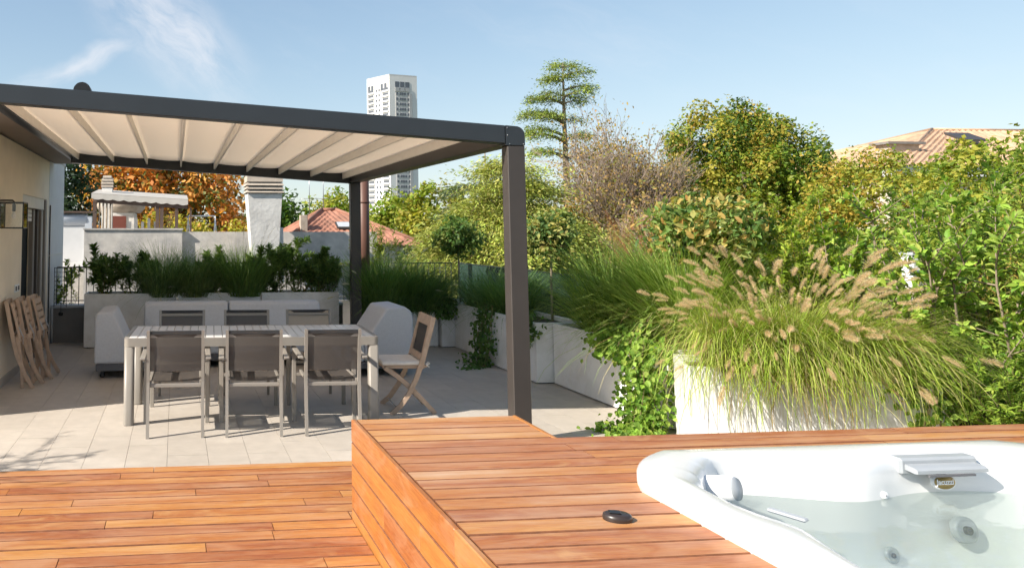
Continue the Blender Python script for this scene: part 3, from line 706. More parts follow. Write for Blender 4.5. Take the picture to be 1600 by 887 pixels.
disc_part('headrest_face', [(.046, .014), (.044, .023), (.0, .025)], 'greyplastic', (2.30, 3.05, .60), (.50, -.82, .2), pl, 28)
disc_part('rim_cap', [(.022, -.01), (.022, .004), (.014, .008), (0, .008)], 'whiteplastic', (3.02, 3.22, .674), (0, -.3, 1), tub, 18)
m = MB(); m.box(-.065, .065, -.013, .013, -.006, .006, .005, Matrix.Translation((2.15, 2.58, .668)) @ Matrix.Rotation(R(-68), 4, 'Z') @ Matrix.Rotation(R(8), 4, 'X')); m.build('control_lever', 'greyplastic', tub)
# small dark cap on the deck
pk = thing('plastic_cap', (1.63, 2.77, TOPZ), 'small dark brown plastic cap lying on the raised deck', 'cap')
m = MB(); m.lathe([(.050, .0012), (.052, .01), (.049, .022), (.040, .026), (.0, .026)], (0, 0, 0), 24)
for k in range(len(m.v)): m.v[k] = (m.v[k][0], m.v[k][1]*.8, m.v[k][2])
o = m.build('body', 'puck', None); o.parent = pk
m = MB(); m.box(-.03, .012, -.016, .016, .0262, .031, .004); o = m.build('clip', 'black', None); o.parent = pk
pk.rotation_euler = (0, 0, R(-20))
# ------------------------------------------------------------------ dining table
TR = R(-2.6)
tb = thing('dining_table', (.695, 7.215, 0), 'long taupe aluminium dining table with slatted top', 'table', rz=0)
a, b = 1.115, .455
def rr2(w, d, r, n=5):
    out = []
    for sx, sy, a0 in ((1, 1, 0), (-1, 1, 90), (-1, -1, 180), (1, -1, 270)):
        for k in range(n+1): t = R(a0+90*k/n); out.append((sx*(w-r)+r*math.cos(t), sy*(d-r)+r*math.sin(t)))
    return out
def sub(o, root): o.parent = root; return o
m = MB(); o_, i_ = rr2(a, b, .045), rr2(a-.035, b-.035, .015)
m.loops([[(*p, .668) for p in i_], [(*p, .668) for p in o_], [(*p, .740) for p in o_], [(*p, .740) for p in i_], [(*p, .668) for p in i_]], False, False)
sub(m.build('frame', 'taupe', None), tb)
n = 29; w = (2*(a-.036))/n
s0 = None
for k in range(n):
    x = -(a-.036)+w*(k+.5)
    if s0 is None: t = MB(); t.box(-w/2+.0025, w/2-.0025, -b+.036, b-.036, .718, .7405, .002); s0 = sub(t.build('slat', 'tabletop', None), tb); s0.location.x = x
    else: c = s0.copy(); col.objects.link(c); c.location.x = x
m = MB(); m.box(-a+.04, a-.04, -.02, .02, .69, .716); m.box(-.02, .02, -b+.04, -.022, .69, .716); m.box(-.02, .02, .022, b-.04, .69, .716); sub(m.build('under_beam', 'taupe', None), tb)
for sx in (-1, 1):
    for sy in (-1, 1):
        m = MB(); cx, cy = sx*(a-.046), sy*(b-.046)
        m.loops([[(cx+p[0], cy+p[1], z) for p in rr2(.044, .044, .03 if (sx < 0) else .02)] for z in (.004, .667)]); sub(m.build('leg', 'taupe', None), tb)
        m = MB(); m.box(cx-.035, cx+.035, cy-.035, cy+.035, 0, .0039); sub(m.build('foot', 'black', None), tb)
tb.rotation_euler = (0, 0, TR)
# ------------------------------------------------------------------ sling chairs
def make_chair():
    t = thing('dining_chair', (0, 0, 0), '', 'chair')
    W = .222
    for s in (-1, 1):
        m = MB(); x = s*W
        prof = [(-.262, 0), (-.232, .30), (-.222, .44), (-.235, .62), (-.268, .86)]
        pl_ = [(y_-.015, z) for y_, z in prof]+[(y_+.015, z) for y_, z in reversed(prof)]
        m.prism(pl_, x-.0125, x+.0125, 'x'); sub(m.build('leg', 'taupe', None), t)
        m = MB(); xo = s*(W+.045); m.box(xo-.018, xo+.018, .215, .245, 0, .628, .003); sub(m.build('leg', 'taupe', None), t)
        m = MB(); m.prism([(-.262, .622), (-.262, .638), (.255, .652), (.255, .630)], xo-.022, xo+.022, 'x'); m.box(min(xo, x)-.002, max(xo, x)+.002, -.247, -.225, .612, .62); ar = sub(m.build('armrest', 'taupe', None, bevel=.004), t)
        m = MB(); m.box(xo-.019, xo+.019, .2555, .262, .625, .655); o2 = m.build('end_cap', 'black', None); o2.parent = ar
        m = MB(); m.box(s*(W-.014)-.0125, s*(W-.014)+.0125, -.205, .245, .425, .45, .003); sub(m.build('seat_rail', 'taupe', None), t)
    m = MB(); m.box(-W+.0135, W-.0135, -.222, -.197, .395, .424, .003); sub(m.build('stretcher', 'taupe', None), t)
    m = MB(); m.box(-W-.026, W+.026, .216, .244, .395, .424, .003); sub(m.build('stretcher', 'taupe', None), t)
    m = MB(); m.box(-W+.0135, W-.0135, -.263, -.243, .80, .825, .003); sub(m.build('top_bar', 'taupe', None), t)
    # sling back and sling seat, slightly dished
    V = []; nx, nz = 6, 10
    prof = [(-.222, .52), (-.225, .56), (-.236, .66), (-.250, .75), (-.266, .845)]
    def py_(z):
        for (y0, z0), (y1, z1) in zip(prof[:-1], prof[1:]):
            if z <= z1: return y0+(y1-y0)*(z-z0)/(z1-z0)
        return prof[-1][0]
    for k in range(nz+1):
        z = .525+(.847-.525)*k/nz
        for i in range(nx+1): u = i/nx*2-1; V.append((u*(W-.013), py_(z)+.002-.012*(1-u*u), z))
    F = [(k*(nx+1)+i, k*(nx+1)+i+1, (k+1)*(nx+1)+i+1, (k+1)*(nx+1)+i) for k in range(nz) for i in range(nx)]
    m = MB(); m.add(V, F, True); bk = sub(m.build('backrest', 'sling', None), t)
    m = MB(); m.box(-W+.0135, W-.0135, -.274, -.2665, .828, .856); o2 = m.build('top_hem', 'slingdark', None); o2.parent = bk
    V = []
    for k in range(nz+1):
        y_ = -.20+.44*k/nz
        for i in range(nx+1): u = i/nx*2-1; V.append((u*(W-.026), y_, .444-.010*(1-u*u)))
    m = MB(); m.add(V, F, True); sub(m.build('seat', 'sling', None), t)
    return t
ch0 = make_chair()
def pos_on(dx, dy):       # in the table's frame
    c, s = math.cos(TR), math.sin(TR); return (.695+dx*c-dy*s, 7.215+dx*s+dy*c, 0)
near = [(-.655, 'near side dining chair nearest the house wall, back to the viewer'), (-.005, 'middle near side dining chair, back to the viewer'), (.64, 'near side dining chair nearest the folding chair, back to the viewer')]
far = [(-.655, 'far side dining chair nearest the house wall, facing the viewer'), (.0, 'middle far side dining chair, facing the viewer'), (.65, 'far side dining chair nearest the armchair, light brown back')]
for k, (dx, lb) in enumerate(near):
    c = ch0 if k == 0 else copy_tree(ch0); c.location = pos_on(dx, -.60); c.rotation_euler = (0, 0, TR+R((1.2, -.8, .6)[k])); tag(c, lb, 'chair', 'sling dining chairs round the table')
for k, (dx, lb) in enumerate(far):
    c = copy_tree(ch0); c.location = pos_on(dx, .50); c.rotation_euler = (0, 0, TR+math.pi+R((.5, -1, 1)[k])); tag(c, lb, 'chair', 'sling dining chairs round the table')
    if k == 2:
        for ch in c.children:
            if ch.name.startswith(('backrest', 'seat.')) or ch.name == 'seat': 
                ch.data = ch.data.copy(); ch.data.materials[0] = MATS['slinglight']; ch['label'] = 'light brown sling'
# ------------------------------------------------------------------ folding wooden chair with cushion (faces -X)
fc = thing('folding_chair', (2.17, 7.19, 0), 'open folding teak chair with white cushion at the table end', 'chair', 'teak folding chairs')
def bar(pts, w, th, ay, name, root, mm='teak'):
    """flat bar in the XZ plane following pts, width w in plane, thickness th along Y centred at ay"""
    L_, R_ = [], []
    for k in range(len(pts)):
        p = Vector(pts[k]); t = (Vector(pts[min(k+1, len(pts)-1)])-Vector(pts[max(k-1, 0)])).normalized(); nrm = Vector((-t.y, t.x))
        L_.append(tuple(p+nrm*w/2)); R_.append(tuple(p-nrm*w/2))
    m = MB(); m.prism(L_+R_[::-1], ay-th/2, ay+th/2, 'y'); return sub(m.build(name, mm, None, bevel=.004), root)
for s in (-1, 1):
    y_ = s*.225
    bar([(-.19, .0), (-.10, .08), (-.02, .19), (.045, .32), (.10, .46), (.145, .62), (.185, .76), (.215, .875)], .045, .022, y_, 'post', fc)
    bar([(.225, .0), (.10, .135), (-.02, .255), (-.13, .345), (-.235, .415)], .042, .022, s*.195, 'leg', fc)
    m = MB(); m.box(-.25, .135, s*.172-.011, s*.172+.011, .405, .435, .003); sub(m.build('seat_rail', 'teak', None), fc)
    m = MB(); m.tube([(-.25 if s < 0 else -.25, 0, 0), (-.25, 0, 0.001)], .001, 4) if False else None
for k in range(6):
    m = MB(); x = -.235+k*.07; m.box(x, x+.05, -.16, .16, .412, .432, .002); sub(m.build('seat_slat', 'teak', None), fc)
m = MB(); m.box(-.265, .125, -.205, .205, .437, .475); sub(m.build('cushion', 'cushion', None, bevel=.018, segs=3), fc)
for s in (-1, 1):
    m = MB(); m.tube([(.12, s*.19, .455), (.15, s*.235, .45), (.165, s*.255, .462), (.15, s*.25, .475), (.135, s*.24, .452), (.16, s*.262, .43)], .005, 6); sub(m.build('cushion_tie', 'cushion', None), fc)
m = MB(); m.prism([(.170, .795), (.195, .787), (.232, .872), (.207, .882)], -.2135, .2135, 'y'); sub(m.build('top_rail', 'teak', None), fc)
m = MB(); m.prism([(.085, .487), (.108, .48), (.128, .53), (.106, .538)], -.2135, .2135, 'y'); sub(m.build('back_rail', 'teak', None), fc)
m = MB(); m.prism([(.118, .538), (.124, .536), (.187, .79), (.181, .792)], -.18, .18, 'y'); sub(m.build('back_panel', 'sling', None), fc)
for s in (-1, 1):
    m = MB(); m.prism([(.106, .538), (.130, .53), (.193, .788), (.170, .795)], s*.1965-.0165, s*.1965+.0165, 'y'); sub(m.build('back_stile', 'teak', None), fc)
for x, z in ((-.125, .055), (.15, .085)):
    m = MB(); m.tube([(x, -.183 if x > 0 else -.213, z), (x, .183 if x > 0 else .213, z)], .007, 8); sub(m.build('stretcher_rod', 'steel' if x < 0 else 'teak', None), fc)
fc.rotation_euler = (0, 0, R(-4))
# ------------------------------------------------------------------ folded chairs leaning on the house wall
def folded(yc, k, lb):
    t = thing('folded_chair', (-1.59+.075*k, yc, 0), lb, 'chair', 'teak folding chairs')
    th = R(14)      # lean towards the wall
    def P2(u, w): return (-.055*0-u*math.sin(th)+w, u*math.cos(th))
    def cbar(uv, wd, y_, name, mm='teak', par=t): return bar([P2(*p) for p in uv], wd, .022, y_, name, par, mm)
    for s in (-1, 1):
        cbar([(.0, .07), (.16, .02), (.36, -.012), (.52, -.015), (.74, -.005), (.95, .005)], .042, s*.225, 'post')
        cbar([(-.0, -.04), (.2, .0), (.42, .02), (.56, .03)], .040, s*.195, 'leg')
        cbar([(.50, .05), (.72, .052), (.93, .05)], .028, s*.172, 'seat_rail')
        cbar([(.47, .066), (.55, .09), (.66, .066)], .010, s*.16, 'hinge_strap', 'steel')
    for q in range(5):
        u = .54+q*.08; a_ = P2(u, .052); m = MB(); b_ = P2(u+.055, .052)
        m.prism([(a_[0]-.008, a_[1]), (a_[0]+.008, a_[1]+.003), (b_[0]+.008, b_[1]+.003), (b_[0]-.008, b_[1])], -.16, .16, 'y'); sub(m.build('seat_slat', 'teak', None), t)
    for (u0, u1, nm, mm) in ((.89, .955, 'top_rail', 'teak'), (.56, .60, 'back_rail', 'teak'), (.602, .888, 'back_panel', 'slinglight')):
        a_, b_ = P2(u0, -.004), P2(u1, .002); m = MB(); q = .008 if mm == 'teak' else .002
        m.prism([(a_[0]-q, a_[1]), (a_[0]+q, a_[1]), (b_[0]+q, b_[1]), (b_[0]-q, b_[1])], -.2135, .2135, 'y'); sub(m.build(nm, mm, None), t)
    t.rotation_euler = (0, 0, R(6-4*k)); return t
for k, (yc, lb) in enumerate(((8.72, 'nearest of the folded teak chairs leaning on the house wall'), (8.98, 'middle one of the folded teak chairs leaning on the house wall'), (9.24, 'folded teak chair leaning on the house wall, nearest the door'))):
    f_ = folded(yc, k, lb); f_.scale = (1, .9, 1)
# ------------------------------------------------------------------ grey lounge seats
def lounge(name, loc, poly_back, poly_seat, y0, y1, lb, base, cast, axis='y'):
    t = thing(name, loc, lb, 'sofa', 'grey lounge seats')
    m = MB(); m.prism(poly_back, y0, y1, axis); sub(m.build('backrest', 'loungefab', None, bevel=.03, segs=3), t)
    m = MB(); m.prism(poly_seat, y0, y1, axis); sub(m.build('seat', 'loungefab', None, bevel=.03, segs=3), t)
    x0, x1 = base; m = MB()
    if axis == 'y': m.box(x0, x1, y0+.01, y1-.01, .085, .165, .008)
    else: m.box(y0+.01, y1-.01, x0, x1, .085, .165, .008)
    sub(m.build('base', 'loungebase', None), t)
    for (cx, cy) in cast:
        m = MB(); m.lathe([(.028, -.014), (.03, -.008), (.03, .008), (.028, .014)], (cx, cy, .03), 14, Matrix.Rotation(R(90), 3, 'X')); m.box(cx-.02, cx+.02, cy-.02, cy+.02, .055, .0845); sub(m.build('caster', 'black', None), t)
    return t
lounge('armchair', (-.91, 9.35, 0), [(0, .166), (0, .69), (.03, .745), (.21, .75), (.36, .44), (.36, .166)], [(.362, .166), (.362, .41), (.93, .41), (.93, .166)], -.38, .40, 'grey armchair with sloping back near the house wall', (.02, .92), ((.09, -.3), (.09, .3), (.84, -.3), (.84, .3)))
lounge('armchair', (2.76, 9.2, 0), [(0, .166), (0, .66), (-.02, .74), (-.10, .79), (-.32, .775), (-.58, .40), (-.58, .166)], [(-.582, .166), (-.582, .40), (-.98, .40), (-.98, .166)], -.40, .36, 'grey armchair with sloping back behind the folding chair', (-.96, -.02), ((-.09, -.3), (-.09, .3), (-.88, -.3), (-.88, .3)))
bk_ = [(.0, .166), (.0, .70), (-.03, .745), (-.26, .745), (-.30, .70), (-.36, .42), (-.36, .166)]; st_ = [(-.362, .166), (-.362, .41), (-.86, .41), (-.86, .166)]
lounge('sofa', (.145, 10.42, 0), bk_, st_, -.545, .545, 'grey sofa section behind the table on the house side', (-.85, -.01), ((-.45, -.75), (.45, -.75), (-.45, -.08), (.45, -.08)), 'x')
lounge('sofa', (1.305, 10.42, 0), bk_, st_, -.60, .60, 'grey sofa section behind the table on the post side', (-.85, -.01), ((-.5, -.75), (.5, -.75), (-.5, -.08), (.5, -.08)), 'x')
# ------------------------------------------------------------------ copper flue beside the far post
fl = thing('flue_pipe', (2.89, 11.65, 0), 'tall brown metal flue pipe behind the far pergola post', 'flue')
m = MB(); m.tube([(2.89, 11.65, .0), (2.89, 11.65, 3.0)], .083, 20); m.build('pipe', 'copper', fl)
for z in (1.1, 2.1): m = MB(); m.tube([(2.89, 11.65, z), (2.89, 11.65, z+.03)], .088, 20); m.build('joint_band', 'copper', fl)
m = MB(); m.lathe([(.15, 3.06), (.11, 3.10), (.0, 3.16)], (2.89, 11.65, 0), 20); m.box(2.885, 2.895, 11.58, 11.72, 2.98, 3.07); m.build('cowl', 'copper', fl)
# ------------------------------------------------------------------ neighbouring terrace
nb = thing('concrete_wall', (-.9, 17, GZ), 'stained concrete wall of the next terrace behind the back plants', 'wall')
m = MB(); m.box(-1.96, .14, 16.85, 17.1, GZ, 1.70); m.build('wall_panel', 'concrete', nb)
m = MB(); m.box(.145, 4.5, 16.95, 17.2, GZ, 1.66); m.build('wall_panel', 'concrete', nb)
m = MB(); m.box(-1.98, .16, 16.82, 17.13, 1.70, 1.735); m.build('coping', 'concrete', nb)
m = MB(); m.box(2.3, 4.2, 18.6, 18.9, GZ, 1.25); m.build('wall_panel', 'concrete', nb)
ntb = MB(); ntb.box(-3.6, 4.4, 17.2, 27, GZ, .9)
tag(ntb.build('roof_terrace', 'concrete'), 'roof terrace of the neighbouring building', 'terrace', kind='structure')
ch = thing('chimney', (1.83, 16.2, 0), 'big rough white chimney with louvred concrete cap', 'chimney')
m = MB()
def taper(m, x0, x1, X0, X1, y0, y1, Y0, Y1, z0, z1):
    m.loops([[(x0, y0, z0), (x1, y0, z0), (x1, y1, z0), (x0, y1, z0)], [(X0, Y0, z1), (X1, Y0, z1), (X1, Y1, z1), (X0, Y1, z1)]], True, False)
taper(m, 1.60, 2.12, 1.48, 2.20, 15.95, 16.45, 15.85, 16.55, .9, 2.45); m.box(1.55, 2.16, 15.93, 16.5, GZ, .9); m.build('shaft', 'stucco', ch)
m = MB(); taper(m, 2.10, 2.26, 2.16, 2.24, 16.0, 16.4, 16.0, 16.4, .6, 1.75); m.build('buttress', 'stucco', ch)
for k in range(4):
    z = 2.47+k*.075; e = .02 if k < 3 else .0; m = MB(); taper(m, 1.445-e+.02, 2.235+e-.02, 1.47, 2.21, 15.82-e, 16.58+e, 15.85, 16.55, z, z+(.058 if k < 3 else .14)); m.build('louvre', 'capcon', ch)
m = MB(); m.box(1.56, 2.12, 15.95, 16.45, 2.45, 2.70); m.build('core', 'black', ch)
c2 = thing('chimney', (-2.0, 23, 0), 'small rounded chimney above the scalloped awning', 'chimney')
m = MB(); m.box(-2.17, -1.87, 22.9, 23.2, .9, 2.95); m.build('shaft', 'stucco', c2)
for k in range(4): m = MB(); w_ = [.18, .18, .17, .13][k]; taper(m, -2.02-w_, -2.02+w_, -2.02-w_*.9, -2.02+w_*.9, 22.88, 23.22, 22.9, 23.2, 2.97+k*.09, 3.04+k*.09); m.build('louvre', 'capcon', c2)
# scalloped awning pergola with hut
aw = thing('awning_shelter', (-1.0, 22, .9), 'wooden shelter with pale scalloped awning on the next terrace', 'shelter')
m = MB(); n = 60; V = []; F = []
for i in range(n+1):
    t = i/n; x = -2.36+2.70*t; zt = 2.73-.17*t; zb = zt-.13-.035*abs(math.sin(t*math.pi*9))
    V += [(x, 21.9, zt), (x, 21.88, zb)]
F = [(2*i, 2*i+2, 2*i+3, 2*i+1) for i in range(n)]
m.add(V, F); o = m.build('valance', 'awning', aw); sm_ = o.modifiers.new('s', 'SOLIDIFY'); sm_.thickness = .012
m = MB(); m.add([(-2.36, 21.9, 2.735), (.34, 21.9, 2.565), (.34, 24, 2.78), (-2.36, 24, 2.95)], [(0, 1, 2, 3)]); o = m.build('roof_cloth', 'awning', aw); sm_ = o.modifiers.new('s', 'SOLIDIFY'); sm_.thickness = .012
m = MB(); m.prism([(-2.3, 2.48), (.33, 2.31), (.33, 2.43), (-2.3, 2.60)], 21.93, 22.05, 'y'); m.build('beam', 'rotwood', aw)
for x, w_ in ((-2.27, .10), (-.52, .10), (-.40, .10), (.02, .09), (.42, .05)):
    m = MB(); m.box(x-w_/2, x+w_/2, 21.94, 22.04, .9, 2.60-.066*(x+2.3) if x < .3 else 2.35); m.build('post', 'rotwood', aw)
for k in range(4):
    m = MB(); m.tube([(-2.14+k*.10, 22.0, .9), (-2.14+k*.10, 22.0, 2.5)], .026, 6); m.build('cane', 'barklight', aw)
for k in range(5):
    m = MB(); m.box(-1.35+k*.18, -1.27+k*.18, 22.3, 22.34, .9, 1.95+.1*(k % 2)); m.build('picket', 'concrete', aw)
for k in range(8):
    a_ = -.34+.045*k; m = MB(); m.tube([(a_, 22.0, 1.74), (a_+.25 if k < 4 else a_-.25, 22.0, 2.3)], .007, 4); m.build('lattice_bar', 'rotwood', aw)
ht = thing('garden_hut', (-1.75, 24.5, .9), 'small hut with dark red door under the awning', 'hut')
m = MB(); m.box(-2.3, -1.3, 24.4, 26, .9, 2.25); m.build('wall', 'stucco', ht)
m = MB(); m.box(-2.0, -1.55, 24.37, 24.395, .9, 2.15); m.build('door', 'redhut', ht)
m = MB(); m.lathe([(.62, 2.25), (.75, 2.40), (.78, 2.52), (.74, 2.58)], (-1.75, 25.0, 0), 22); m.build('roof', 'capcon', ht)
sw = thing('swing_frame', (.85, 24, .9), 'white metal swing frame on the next terrace', 'swing')
m = MB(); m.tube([(.38, 24, 2.15), (1.22, 24, 2.15)], .022, 6); m.build('top_bar', 'eavewhite', sw)
for x in (.38, 1.22):
    for dy in (-.35, .35):
        m = MB(); m.tube([(x, 24, 2.15), (x+(.09 if x > 1 else -.09)*(1 if dy > 0 else -1), 24+dy, .9)], .018, 6); m.build('leg', 'eavewhite', sw)
cy_ = thing('water_tank', (-2.6, 19.6, .5), 'pale rounded tank and shed wall behind the left railing', 'tank')
m = MB(); m.tube([(-3.6, 19.6, 1.95), (-2.2, 19.6, 1.95)], .17, 18); m.build('tank', 'sill', cy_)
m = MB(); m.box(-3.6, -2.26, 19.5, 19.7, .4, 1.80); m.build('wall', 'whitewall', cy_)
m = MB(); m.box(-2.25, -2.08, 19.45, 19.6, GZ, 2.05); m.build('pillar', 'sill', cy_)
m = MB(); m.box(-3.6, -2.26, 19.55, 19.75, GZ, .399); m.build('lower_wall', 'parapet', cy_)  # darker grey wall below the white one
m = MB(); m.box(-3.6, -2.0, 19.4, 19.8, 2.13, 2.17); m.build('roof_sheet', 'rotwood', cy_)
# ------------------------------------------------------------------ red-roofed house
def hip_roof(mm, name, par, x0, x1, y0, y1, ze, zr, rx0, rx1, ry, corr=.28, amp=.035):
    """hip roof with real corrugated tile rows on each slope"""
    obs = []
    E_ = [Vector((x0, y0, ze)), Vector((x1, y0, ze)), Vector((x1, y1, ze)), Vector((x0, y1, ze))]; r0, r1 = Vector((rx0, ry, zr)), Vector((rx1, ry, zr))
    for (a, b, c, d) in ((E_[0], E_[1], r1, r0), (E_[1], E_[2], r1, r1), (E_[2], E_[3], r0, r1), (E_[3], E_[0], r0, r0)):
        w = (b-a).length; nu = max(8, int(w/corr)*4); nv = 14; nrm = (b-a).cross(d-a).normalized(); nrm = nrm if nrm.z > 0 else -nrm; V = []
        for j in range(nv+1):
            v = j/nv; p, q = a.lerp(d, v), b.lerp(c, v); wl_ = (q-p).length
            for i in range(nu+1):
                u = i/nu; h = amp*math.sin(2*math.pi*(u*wl_/corr))+.02*(j % 2); V.append(tuple(p.lerp(q, u)+nrm*h))
        F = [(j*(nu+1)+i, j*(nu+1)+i+1, (j+1)*(nu+1)+i+1, (j+1)*(nu+1)+i) for j in range(nv) for i in range(nu)]
        m = MB(); m.add(V, F); obs.append(m.build(name, mm, par))
    for a, b in ((E_[0], r0), (E_[1], r1), (E_[2], r1), (E_[3], r0), (r0, r1)):
        m = MB(); m.tube([a+Vector((0, 0, .03)), b+Vector((0, 0, .05))], .09, 8); m.build('ridge_tiles', mm, par)
    return obs
rh = thing('red_roof_house', (7.4, 38, GZ), 'house with red tiled hip roof and skylight behind the chimney', 'house')
m = MB(); m.box(5.0, 11.2, 35.2, 42, GZ, 1.1); m.build('wall', 'stucco', rh)
rf = hip_roof('roofred', 'roof_slope', rh, 4.7, 11.6, 34.8, 42.4, 1.05, 2.75, 7.4, 8.1, 38.6)
m = MB(); m.box(5.9, 6.25, 36.2, 36.6, 1.2, 2.45, .02); m.build('chimney_stack', 'capcon', rh)
m = MB(); m.box(7.7, 8.3, 36.55, 36.6, 1.78, 1.84); 
m = MB(); m.prism([(36.3, 1.80), (36.9, 2.08), (36.9, 2.15), (36.3, 1.87)], 7.7, 8.45, 'x'); sk_ = m.build('skylight', 'bronze', rh)
m = MB(); m.prism([(36.36, 1.905), (36.84, 2.13), (36.84, 2.14), (36.36, 1.915)], 7.77, 8.38, 'x'); m.build('pane', 'sill', sk_)
for k, (x, z) in enumerate(((7.0, 4.9), (7.75, 5.0))):
    an = thing('tv_antenna', (x, 40, 2.6), ('thin television antenna mast on the left of the pair behind the red roof', 'thin television antenna mast on the right of the pair behind the red roof')[k], 'antenna', 'antennas')
    m = MB(); m.tube([(x, 40, 2.2), (x, 40, z+.3)], .022, 5); m.build('mast', 'steel', an)
    for q in range(4): m = MB(); w_ = .5 if q == 0 else .22; zz = (3.4 if q == 0 else z-.1*q); m.tube([(x-w_, 40, zz), (x+w_, 40, zz)], .012, 4); m.build('crossbar', 'steel', an)
# ------------------------------------------------------------------ house with terracotta roof at the right
th_ = thing('terracotta_house', (48, 44, GZ), 'cream house with wide terracotta roof behind the right trees', 'house')
m = MB(); m.box(43.2, 69, 42, 56, GZ, 4.95); m.build('wall', 'cream', th_)
m = MB(); m.box(42.2, 69.7, 41.0, 41.9, 4.95, 5.55); m.build('eave', 'eavewhite', th_)
hip_roof('rooforange', 'roof_slope', th_, 41.9, 70, 40.8, 57, 5.56, 8.9, 53.5, 62, 49, .45, .05)
m = MB(); m.box(44.6, 46.6, 43.6, 44.6, 5.6, 7.15); c_ = m.build('chimney_stack', 'capcon', th_)
m = MB(); m.box(44.3, 46.9, 43.4, 44.8, 7.15, 7.3); m.build('cap', 'parapet', c_)
m = MB(); m.prism([(44.9, 7.55), (46.1, 8.15), (46.1, 8.3), (44.9, 7.7)], 51.2, 53.0, 'x'); m.build('skylight', 'bronze', th_)
for x in (44.6, 47.2, 50):
    m = MB(); m.box(x, x+1.0, 41.95, 41.99, 2.4, 4.2); w_ = m.build('window', 'eavewhite', th_)
    m = MB(); m.box(x+.1, x+.9, 41.92, 41.945, 2.5, 4.1); m.build('pane', 'facwin', w_)
h2 = thing('terracotta_house', (40, 52, GZ), 'low terracotta roof edge just above the orange tinted tree', 'house')
m = MB(); m.box(41, 52, 56, 66, GZ, 5.6); m.build('wall', 'cream', h2)
hip_roof('rooforange', 'roof_slope', h2, 40, 58, 55, 70, 5.2, 7.4, 50, 55, 62, .45, .05)
# ------------------------------------------------------------------ tower block
tw = thing('tower_block', (125, 440, GZ), 'tall white residential tower block above the pergola roof', 'tower')
A = Vector((113.3, 446)); B = Vector((122.6, 430)); Cc_ = Vector((140.3, 434)); TZ = 92.0
dv = (B-A); du = (Cc_-B); D4 = A+du
m = MB(); m.loops([[(*p, GZ) for p in (A, B, Cc_, D4)], [(*p, TZ) for p in (A, B, Cc_, D4)]], True, False); m.build('wall', 'facade', tw)
def quad_on(m, P0, dirv, L_, u0, u1, z0, z1, out, dep):
    e = dirv.normalized(); nrm = Vector((e.y, -e.x)); nrm = nrm if nrm.dot(out) > 0 else -nrm
    p, q = P0+e*L_*u0, P0+e*L_*u1
    m.loops([[(p.x, p.y, z0), (q.x, q.y, z0), (q.x, q.y, z1), (p.x, p.y, z1)], [(p.x+nrm.x*dep, p.y+nrm.y*dep, z0), (q.x+nrm.x*dep, q.y+nrm.y*dep, z0), (q.x+nrm.x*dep, q.y+nrm.y*dep, z1), (p.x+nrm.x*dep, p.y+nrm.y*dep, z1)]], True, False)
OUTL, OUTR = Vector((-1, -.6)), Vector((.2, -1)); fl_h = 3.0; LA, LB = dv.length, du.length
wl1, wl2, gr, sp_ = MB(), MB(), MB(), MB()
for k in range(30):
    z = -4+fl_h*k
    if z > TZ-9: break
    for u0, u1 in ((.06, .30), (.40, .46), (.52, .58), (.70, .94)):
        quad_on(wl1, A, dv, LA, u0, u1, z+.9, z+2.3, OUTL, .12)
        if u1-u0 > .1: quad_on(sp_, A, dv, LA, u0-.02, u1+.02, z-.1, z+.85, OUTL, .6)
    for u0, u1 in ((.235, .30), (.36, .42), (.44, .50), (.52, .58), (.64, .70)): quad_on(wl2, B, du, LB, u0, u1, z+.9, z+2.4, OUTR, .35)
quad_on(gr, B, du, LB, .21, .74, GZ, TZ-10, OUTR, .15)
for nm, mbx, mm in (('window', wl1, 'facwin'), ('window', wl2, 'facwin'), ('spandrel', sp_, 'facade')):
    o = mbx.build(nm+'_rows', mm, tw); o['kind'] = 'stuff'
gr.build('recessed_bay', 'facade2', tw)
m = MB(); quad_on(m, B, du, LB, .70, .80, GZ, TZ-10, OUTR, .5); m.build('grey_fin', 'facgrey', tw)
for u in (.20, .385, .57):
    m = MB(); quad_on(m, B, du, LB, u, u+.15, TZ-9.0, TZ-3.2, OUTR, .2); lo_ = m.build('loggia', 'facwin', tw)
    m = MB(); quad_on(m, B, du, LB, u, u+.15, TZ-9.0, TZ-6.6, OUTR, .5); m.build('balustrade', 'facgrey', lo_)
for u in (.06, .20, .62, .78):
    m = MB(); quad_on(m, A, dv, LA, u, u+.10, TZ-9.0, TZ-4.0, OUTL, .2); m.build('loggia', 'facwin', tw)
m = MB(); m.loops([[(*p, z) for p in (A, B, Cc_, D4)] for z in (TZ, TZ+.9)], True, False); m.build('roof_edge', 'facade2', tw)
